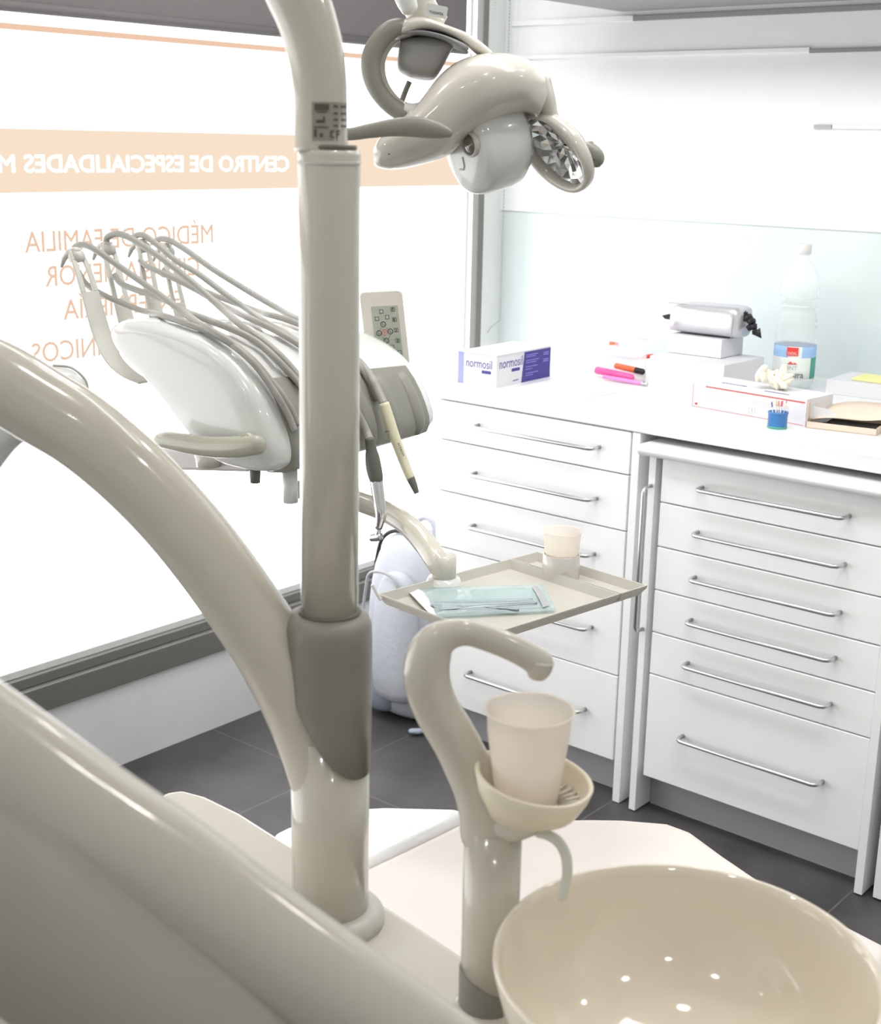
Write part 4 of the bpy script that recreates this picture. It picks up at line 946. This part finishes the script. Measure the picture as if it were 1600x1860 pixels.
# small cup
c_ = at(1018, 1048, 'z', Tz+.002); s = dep(c_)/F
t = thing('plastic_cup', 'frosted plastic cup with a measuring rim standing on the short tray', 'cup', c_)
bm = NB(); lathe(bm, [(.0005, 0), (33*s, 0), (34*s, 2*s), (33*s, 44*s), (32*s, 45*s), (31*s, 44*s), (31*s, 3*s), (.0005, 3*s)], c_, 40); obj('lower_cup', bm, mat('grey_cup', (.70, .66, .62), .25, metal=.25), t, smooth=True)
bm = NB(); lathe(bm, [(.0005, 6*s), (28*s, 6*s), (29.5*s, 46*s), (31*s, 47*s), (34*s, 85*s), (36*s, 86*s), (36*s, 88*s), (33.5*s, 87*s), (30*s, 48*s), (28*s, 44*s), (27*s, 8*s), (.0005, 8*s)], c_, 40); obj('upper_cup', bm, CUPM, t, smooth=True)
# sterile pouch
zt2 = Tz+.004
pq = [at(x, y, 'z', zt2) for x, y in ((741, 1074), (762, 1070), (968, 1063), (1005, 1112), (800, 1122), (790, 1128))]
t = thing('instrument_pouch', 'clear blue sterilisation pouch with steel instruments on the long tray', 'pouch', pq[0])
def quad(bm, A_, B_, C_, D_, nx, ny, amp, zb, seed):
    random.seed(seed); G = []
    for i in range(nx+1):
        G.append([]);
        for j in range(ny+1):
            u, v = i/nx, j/ny; p = A_.lerp(B_, u).lerp(D_.lerp(C_, u), v)
            G[-1].append(bm.verts.new(p+V((0, 0, zb+amp*math.sin(PI*v)*math.sin(PI*u)**.5+(random.uniform(0, .0025) if 0 < v < 1 else 0)))))
    for i in range(nx):
        for j in range(ny): bm.faces.new((G[i][j], G[i+1][j], G[i+1][j+1], G[i][j+1]))
A_, B_, C_, D_ = [at(x, y, 'z', zt2) for x, y in ((760, 1068), (985, 1062), (1010, 1110), (785, 1122))]
bm = NB(); quad(bm, A_, B_, C_, D_, 22, 7, .006, .0005, 2); obj('clear_film', bm, FILM, t, smooth=True, solid=.0004)
bm = NB(); quad(bm, at(738, 1073, 'z', zt2), at(766, 1068, 'z', zt2), at(792, 1118, 'z', zt2), at(784, 1122, 'z', zt2), 3, 6, .002, .001, 3); obj('paper_flap', bm, PAPER, t, smooth=True, solid=.0005)
bm = NB()
for (x0, y0, x1, y1, r_, dz) in ((790, 1094, 965, 1090, .0022, .003), (800, 1108, 972, 1097, .0026, .0032), (830, 1100, 940, 1108, .002, .003)):
    p, q_ = at(x0, y0, 'z', zt2+dz), at(x1, y1, 'z', zt2+dz); tube(bm, [p, p.lerp(q_, .25), p.lerp(q_, .5), q_], [r_*.5, r_*1.0, r_*1.5, r_*1.2], 8, dome=1)
p = at(792, 1101, 'z', zt2+.003); bmesh.ops.create_cone(bm, segments=16, radius1=.009, radius2=.009, depth=.0015, cap_ends=True, matrix=Matrix.Translation(p))
obj('steel_instruments', bm, mat('dark_steel', (.25, .27, .30), .3, metal=1), t, smooth=True)
bm = NB(); quad(bm, at(966, 1066, 'z', zt2+.006), at(976, 1064, 'z', zt2+.006), at(998, 1100, 'z', zt2+.004), at(986, 1103, 'z', zt2+.004), 2, 4, .0, .0, 5); obj('indicator_strip', bm, TK, t, solid=.0003)

# ------------------------------------------------------------------ dental lamp
DL = 1.85
lamp = thing('dental_lamp', 'ivory dental operating lamp with grey handles and a faceted reflector hanging overhead', 'lamp', vp(860, 150, DL))
# shell: lofted from the left wing tip over the hump to the right wing; (top px, bottom px, depth offset, depth half)
S = [((678, 272), (680, 300), -.06, .018), ((690, 250), (692, 306), -.06, .035), ((722, 222), (722, 308), -.05, .050), ((760, 186), (762, 300), -.035, .062), ((795, 140), (812, 284), -.02, .075),
     ((830, 112), (850, 252), -.005, .088), ((870, 99), (885, 228), 0, .095), ((915, 97), (920, 213), .01, .095), ((955, 108), (950, 208), .02, .09), ((985, 128), (965, 214), .03, .078), ((1000, 160), (968, 226), .03, .06)]
def lofts(S, DL, n=28, p=.8):
    R_ = []
    for a_, b_, do, dh in [((q_[0], q_[1]), (q_[2], q_[3]), q_[4], q_[5]) for q_ in crom([(*x[0], *x[1], x[2], x[3]) for x in S], 4)]:
        A_, B_ = vp(*a_, DL+do), vp(*b_, DL+do); c_ = (A_+B_)/2; u_ = (A_-B_)/2
        R_.append([c_+u_*math.copysign(abs(math.cos(2*PI*k/n))**p, math.cos(2*PI*k/n))+NH*dh*math.copysign(abs(math.sin(2*PI*k/n))**p, math.sin(2*PI*k/n)) for k in range(n)])
    return R_
bm = NB(); rings(bm, lofts(S, DL)); obj('shell', bm, IV, lamp, smooth=True, sub=1)
# right wing ring round the mirror
RC = vp(1006, 277, DL); 
ax_l = (vp(1063, 338, DL+.0)-vp(962, 214, DL+.02)); al = ax_l.length/2; ax_l.normalize()
bn = (ax_l.cross(-NH)).normalized()
sdir = (bn*math.cos(math.radians(57))+NH*math.sin(math.radians(57))).normalized()
nrm = ax_l.cross(sdir).normalized()
if nrm.dot(CAM-RC) < 0: nrm = -nrm
R1 = al*1.0; R2 = al*.80
bm = NB(); R_ = []
for k in range(48):
    th = 2*PI*k/48; d_ = ax_l*math.cos(th)*R1+sdir*math.sin(th)*R2; dn = d_.normalized(); w_ = .005+.005*max(0, math.sin(th))
    R_.append([RC+d_+dn*w_*math.cos(f)+nrm*(.010*math.sin(f)-.004) for f in [2*PI*j/10 for j in range(10)]])
rings(bm, R_, closed=True); obj('reflector_rim', bm, IV, lamp, smooth=True)
bm = NB(); back_ = []
for k_, dz in ((1.0, 0), (.95, -.012), (.7, -.026), (.35, -.033), (.02, -.035)):
    back_.append([RC+(ax_l*math.cos(2*PI*j/32)*R1+sdir*math.sin(2*PI*j/32)*R2)*k_+nrm*dz for j in range(32)])
rings(bm, back_, cap=False); obj('reflector_back', bm, IV, lamp, smooth=True, solid=.002)
bm = NB(); random.seed(11); NR, NA = 6, 20; G = []
for i in range(NR+1):
    G.append([bm.verts.new(RC+(ax_l*math.cos(2*PI*j/NA+(i % 2)*.15)*R1+sdir*math.sin(2*PI*j/NA+(i % 2)*.15)*R2)*.96*i/NR+nrm*(-.020*(1-(i/NR)**2)+random.uniform(-.0022, .0022))) for j in range(NA)])
for i in range(NR):
    for j in range(NA): bm.faces.new((G[i][j], G[i][(j+1)%NA], G[i+1][(j+1)%NA], G[i+1][j]))
bmesh.ops.triangulate(bm, faces=bm.faces)
bmesh.ops.remove_doubles(bm, verts=bm.verts, dist=.0003)
obj('faceted_mirror', bm, CHR, lamp)
# bridge from shell to right wing
bm = NB(); ptube(bm, [(975, 150, 26), (990, 185, 20), (1003, 215, 13), (1022, 240, 10), (1042, 265, 9), (1058, 288, 8), (1068, 312, 7)], DL-.005, 20, ref=NH, fv=1.8, dome=.5); obj('wing', bm, IV, lamp, smooth=True)
# central pod
pcn = vp(884, 262, DL-.005)
pax = (-RH*.80 - NH*.55 - V((0, 0, .22))).normalized()
pu = V((0, 0, 1)) - pax*pax.z; pu.normalize(); pv = pax.cross(pu)
rp = px2m(84, pcn)
bm = NB(); R_ = []
for k_, off in ((.02, .036), (.5, .0358), (.80, .034), (.92, .029), (.99, .018), (1.0, 0), (.995, -.018), (.95, -.03), (.8, -.04), (.4, -.043), (.02, -.044)):
    R_.append([pcn+(pu*math.cos(2*PI*j/40)*rp*1.02+pv*math.sin(2*PI*j/40)*rp*.80)*k_+pax*off*1.15 for j in range(40)])
rings(bm, R_); obj('bulb_pod', bm, WP, lamp, smooth=True)
lp = atp(854, 262, pcn+pax*.042, pax)
bm = NB(); Ml_ = Matrix((pu, pv, pax)).transposed().to_4x4(); Ml_.translation = lp
lathe(bm, [(.0165, -.004), (.0165, .002), (.0145, .004), (.0125, .002), (.0125, -.004)], (0, 0, 0), 28, Ml_); obj('lens_ring', bm, GW, lamp, smooth=True)
bm = NB(); lathe(bm, [(.0125, -.003), (.0125, .001), (.009, .004), (.0005, .006)], (0, 0, 0), 24, Ml_); obj('lens', bm, mat('dark_lens', (.16, .14, .13), .05, coat=1), lamp, smooth=True)
bm = NB(); lc = atp(838, 298, pcn+pax*.0415, pax); Ml2 = Ml_.copy(); Ml2.translation = lc
tube(bm, [Ml2 @ V(p) for p in ((.008, -.005, 0), (-.002, -.006, 0), (-.007, -.003, 0), (-.007, .005, 0))], .0014, 8, dome=1); obj('moulded_mark', bm, GW, lamp, smooth=True)
bm = NB(); ptube(bm, [(706, 279, 2.2), (707, 281, 2.2)], DL-.118, 8); obj('screw_hole', bm, GD, lamp, smooth=True)
# grey handles
GHM = mat('grey_handle', (.26, .255, .22), .38)
bm = NB(); ptube(bm, [(560, 242, 10), (630, 244, 11), (670, 238, 13), (710, 232, 15.5), (745, 230, 18), (775, 233, 18), (800, 238, 14), (816, 242, 8)], DL-.135, 24, ref=NH, fv=.8, dome=.8); obj('handle_bar', bm, GHM, lamp, smooth=True)
bm = NB(); ptube(bm, [(728, 48, 15), (710, 54, 17), (690, 74, 18), (676, 100, 18.5), (674, 128, 18), (682, 156, 17), (698, 180, 16), (716, 196, 16), (732, 205, 16)], DL-.03, 24, ref=NH, fv=1.0, dome=.8); obj('curved_bracket', bm, GHM, lamp, smooth=True)
bm = NB(); ptube(bm, [(745, 50, 12), (724, 62, 11), (705, 80, 10), (692, 104, 10), (690, 130, 10), (698, 156, 9), (714, 178, 8), (730, 192, 8)], DL-.005, 20, ref=NH, fv=1.6); obj('bracket_inner', bm, IV, lamp, smooth=True)
bm = NB(); ptube(bm, [(734, 200, 15), (748, 201, 13), (760, 202, 16)], DL-.03, 20); obj('pivot', bm, WP, lamp, smooth=True)
# head joint: saddle from neck to the back of the shell
bm = NB(); rings(bm, lofts([((722, 44), (716, 76), 0, .03), ((742, 33), (742, 70), 0, .045), ((775, 34), (775, 62), .005, .055), ((812, 48), (808, 68), .01, .055), ((845, 60), (838, 84), .02, .05), ((872, 76), (862, 100), .03, .04), ((895, 95), (886, 112), .03, .03)], DL)); obj('yoke', bm, IV, lamp, smooth=True)
bm = NB(); ptube(bm, [(762, -60, 36), (758, -20, 34), (762, 10, 31), (778, 36, 29), (800, 52, 24)], DL+.005, 24, ref=NH, fv=.9); obj('neck', bm, IV, lamp, smooth=True)
bm = NB(); ptube(bm, [(724, -40, 18), (736, -5, 20), (744, 16, 16)], DL-.03, 20, dome=.6); obj('neck_joint', bm, WP, lamp, smooth=True)
q_ = vp(762, -50, DL+.005); bm = NB(); tube(bm, [q_, V((q_.x, q_.y, 2.25)), V((q_.x, q_.y, 2.598))], [.024, .02, .02], 20); obj('ceiling_tube', bm, IV, lamp, smooth=True)
# motor block
bm = NB(); rings(bm, lofts([((728, 72), (722, 118), .02, .026), ((735, 70), (727, 132), .02, .04), ((762, 66), (752, 143), .02, .05), ((790, 66), (778, 146), .02, .05), ((812, 70), (790, 142), .02, .045), ((826, 78), (800, 128), .02, .032)], DL, p=.6)); obj('grey_gearbox', bm, mat('grey_gearbox', (.34, .33, .32), .45), lamp, smooth=True)
bm = NB(); rings(bm, lofts([((722, 62), (722, 70), -.0, .03), ((760, 58), (760, 66), 0, .05), ((800, 64), (800, 74), 0, .05), ((835, 76), (832, 90), 0, .04), ((852, 84), (848, 94), 0, .02)], DL)); obj('gearbox_lip', bm, CABG, lamp, smooth=True)
bm = NB(); ptube(bm, [(744, 148, 5), (737, 164, 5), (729, 186, 5)], DL+.02, 12); obj('rod', bm, GR, lamp, smooth=True)
bm = NB(); ptube(bm, [(1056, 268, 11), (1066, 272, 15), (1076, 280, 17), (1081, 288, 17), (1079, 295, 14)], DL-.02, 20, ref=NH, dome=.6)
ptube(bm, [(1072, 262, 7), (1073, 272, 9)], DL-.02, 14, ref=NH, dome=.9); obj('side_knob', bm, GHM, lamp, smooth=True)
nq = vp(793, 20, DL-.075); bm = NB(); Mn = frame(nq, (RH-V((0, 0, .18))), V((0, 0, 1)))
prism(bm, rrect(.026, .014, .002), Mn @ Matrix.Translation((-.013, -.007, 0)), .0008); obj('name_plate', bm, ALW, lamp)
text('plate_print', 'TUOMTA', .018, Mn @ Matrix.Translation((-.009, -.004, .001)), INK, lamp, .0003, 0, .003)

# ------------------------------------------------------------------ backpack
c_ = V((-2.36, 2.70, 0))
t = thing('backpack', 'pale blue backpack standing on the floor between the window and the cabinet', 'backpack', c_)
def loftz(bm, prof, c_, n=28, ex=.7, ax=V((1, 0, 0)), ay=V((0, 1, 0)), mi=0, lean=V((0, 0, 0))):
    R_ = []
    for z_, a_, b_, ox, oy in prof:
        R_.append([c_+lean*z_+ax*(ox+a_*math.copysign(abs(math.cos(2*PI*k/n))**ex, math.cos(2*PI*k/n)))+ay*(oy+b_*math.copysign(abs(math.sin(2*PI*k/n))**ex, math.sin(2*PI*k/n)))+V((0, 0, z_)) for k in range(n)])
    rings(bm, R_, mi=mi)
bx = (RH*.75+NH*.66).normalized(); by = V((-bx.y, bx.x, 0))     # bx: pack depth toward the cabinet, by: away
pb = at(748, 1318, 'z', .0); c_ = pb + by*.14 + V((0, 0, 0)); c_ = at(757, 1296, 'z', 0)+NH*.075
bx, by = V((.80, 0, 0)), V((0, .92, 0)); c_ = V((-2.282, 2.635, 0))
t.location = c_
prof = [(.004, .10, .07, 0, 0), (.02, .14, .105, 0, 0), (.08, .158, .12, 0, 0), (.2, .16, .125, 0, 0), (.32, .155, .12, 0, 0), (.42, .14, .105, .0, 0), (.475, .115, .085, .005, 0), (.505, .075, .055, .01, 0), (.512, .03, .02, .01, 0)]
bm = NB(); loftz(bm, prof, c_, ex=.75, ax=bx, ay=by); obj('main_bag', bm, PACK2, t, smooth=True, sub=1)
bm = NB(); loftz(bm, [(.07, .06, .03, 0, 0), (.09, .085, .05, 0, 0), (.2, .09, .055, 0, 0), (.33, .085, .05, 0, 0), (.41, .06, .035, 0, 0), (.425, .02, .01, 0, 0)], c_-by*.115+bx*.03, ex=.8, ax=bx, ay=by); obj('front_pocket', bm, PACK2, t, smooth=True, sub=1)
bm = NB(); loftz(bm, [(.01, .06, .045, 0, 0), (.05, .10, .07, 0, 0), (.13, .11, .075, 0, 0), (.21, .10, .065, 0, 0), (.235, .09, .055, 0, 0), (.238, .02, .02, 0, 0)], c_-bx*.07-by*.07, ex=.85, ax=bx, ay=by); obj('side_pocket', bm, PACK, t, smooth=True, sub=1)
def arc_on(prof, zs_, yo, r, name, m, flip=1):
    def a_(z):
        for (z0, a0, *_), (z1, a1, *_) in zip(prof, prof[1:]):
            if z0 <= z <= z1: return a0+(a1-a0)*(z-z0)/(z1-z0)
        return prof[-1][1]
    L_ = [(-a_(z)*.985, z) for z in zs_]; pts = L_+[(-x, z) for x, z in L_[::-1]]
    bm = NB(); tube(bm, [V(q_) for q_ in crom([tuple(c_+bx*x+by*yo+V((0, 0, z))) for x, z in pts], 4)], r, 8); obj(name, bm, m, t, smooth=True)
arc_on(prof, (.10, .2, .30, .38, .44, .475, .50, .511), -.045, .0055, 'main_zip', BLK)
arc_on([(.07, .06), (.09, .085), (.2, .09), (.33, .085), (.41, .06), (.425, .02)], (.2, .3, .37, .41, .424), -.150, .004, 'pocket_zip', TK)
bm = NB(); pts = [(-.155, .40), (-.172, .30), (-.170, .20), (-.155, .08)]
tube(bm, [V(q_) for q_ in crom([tuple(c_+bx*x_+by*.02+V((0, 0, z_))) for x_, z_ in pts], 5)], .011, 8, fv=.5); obj('shoulder_strap', bm, PACK, t, smooth=True)
bm = NB(); tube(bm, [V(q_) for q_ in crom([tuple(c_+bx*x_+V((0, 0, z_))) for x_, z_ in ((-.01, .50), (.0, .535), (.03, .55), (.065, .54), (.08, .50))], 5)], .008, 8); obj('grab_handle', bm, PACK2, t, smooth=True)
bm = NB(); tube(bm, [c_-bx*.17-by*.09+V((0, 0, .232)), c_-bx*.07-by*.15+V((0, 0, .236)), c_+bx*.02-by*.12+V((0, 0, .232))], .005, 8); obj('pocket_hem', bm, PACK, t, smooth=True)
bm = NB(); a_ = at(752, 1328, 'z', .014); tube(bm, [a_-RH*.005, a_+RH*.01, a_+RH*.03+NH*.01], [.010, .011, .008], 10, fv=.7, dome=1); obj('strap_end', bm, PACK, t, smooth=True)

# ------------------------------------------------------------------ rounded pale panel behind the curved arm
t = thing('headrest', 'pale rounded headrest mostly hidden behind the curved arm at the left', 'headrest', vp(80, 760, 1.75))
bm = NB(); rings(bm, lofts([((150, 690), (158, 720), 0, .01), ((130, 672), (150, 760), 0, .03), ((90, 664), (120, 790), 0, .05), ((20, 690), (50, 800), 0, .06), ((-60, 760), (-10, 868), 0, .06), ((-120, 830), (-60, 930), 0, .04)], 1.75)); obj('pad', bm, WP, t, smooth=True)
bm = NB(); ptube(bm, [(96, 664, 2.5), (130, 668, 2.5), (155, 690, 2.5), (160, 712, 2)], 1.70, 8); obj('piping', bm, GW, t, smooth=True)
q_ = vp(-110, 880, 1.75); bm = NB(); tube(bm, [q_, V((q_.x, q_.y, .02)), V((q_.x, q_.y, .0))], [.02, .02, .02], 16); obj('stand', bm, WP, t, smooth=True)
bm = NB(); tube(bm, [V((q_.x, q_.y, .0)), V((q_.x, q_.y, .02))], [.12, .10], 24); obj('foot', bm, WP, t, smooth=True)

# ------------------------------------------------------------------ light
w = bpy.data.worlds.new('world'); scene.world = w; w.use_nodes = True
w.node_tree.nodes['Background'].inputs[0].default_value = (.95, .97, 1, 1); w.node_tree.nodes['Background'].inputs[1].default_value = 1.0
def area(loc, sx, sy, e, rot=(0, 0, 0), col=(1, 1, 1)):
    l = bpy.data.lights.new('cabinet_fill', 'AREA'); l.shape = 'RECTANGLE'; l.size = sx; l.size_y = sy; l.energy = e; l.color = col
    o = bpy.data.objects.new('cabinet_fill', l); o.location = loc; o.rotation_euler = rot; COL.objects.link(o); return o
for x in (-1.7, -.5, .7):
    for y in (-.4, .9, 2.2):
        l = bpy.data.lights.new('downlight', 'AREA'); l.shape = 'DISK'; l.size = .12; l.energy = 2.6; l.color = (1, .96, .9)
        o = bpy.data.objects.new('downlight', l); o.location = (x, y, 2.58); COL.objects.link(o)
area((-1.2, 1.7, 2.5), 1.9, .4, 25, (math.radians(38), 0, 0), (1, 1, 1))  # unseen overhead fill, added to brighten the cabinet fronts
vs = scene.view_settings; vs.view_transform = 'Standard'; vs.look = 'None'; vs.exposure = .18; vs.gamma = 1; vs.use_curve_mapping = False
scene.cycles.max_bounces = 8; scene.cycles.transparent_max_bounces = 12; scene.cycles.caustics_reflective = False; scene.cycles.caustics_refractive = False
scene.cycles.use_denoising = True
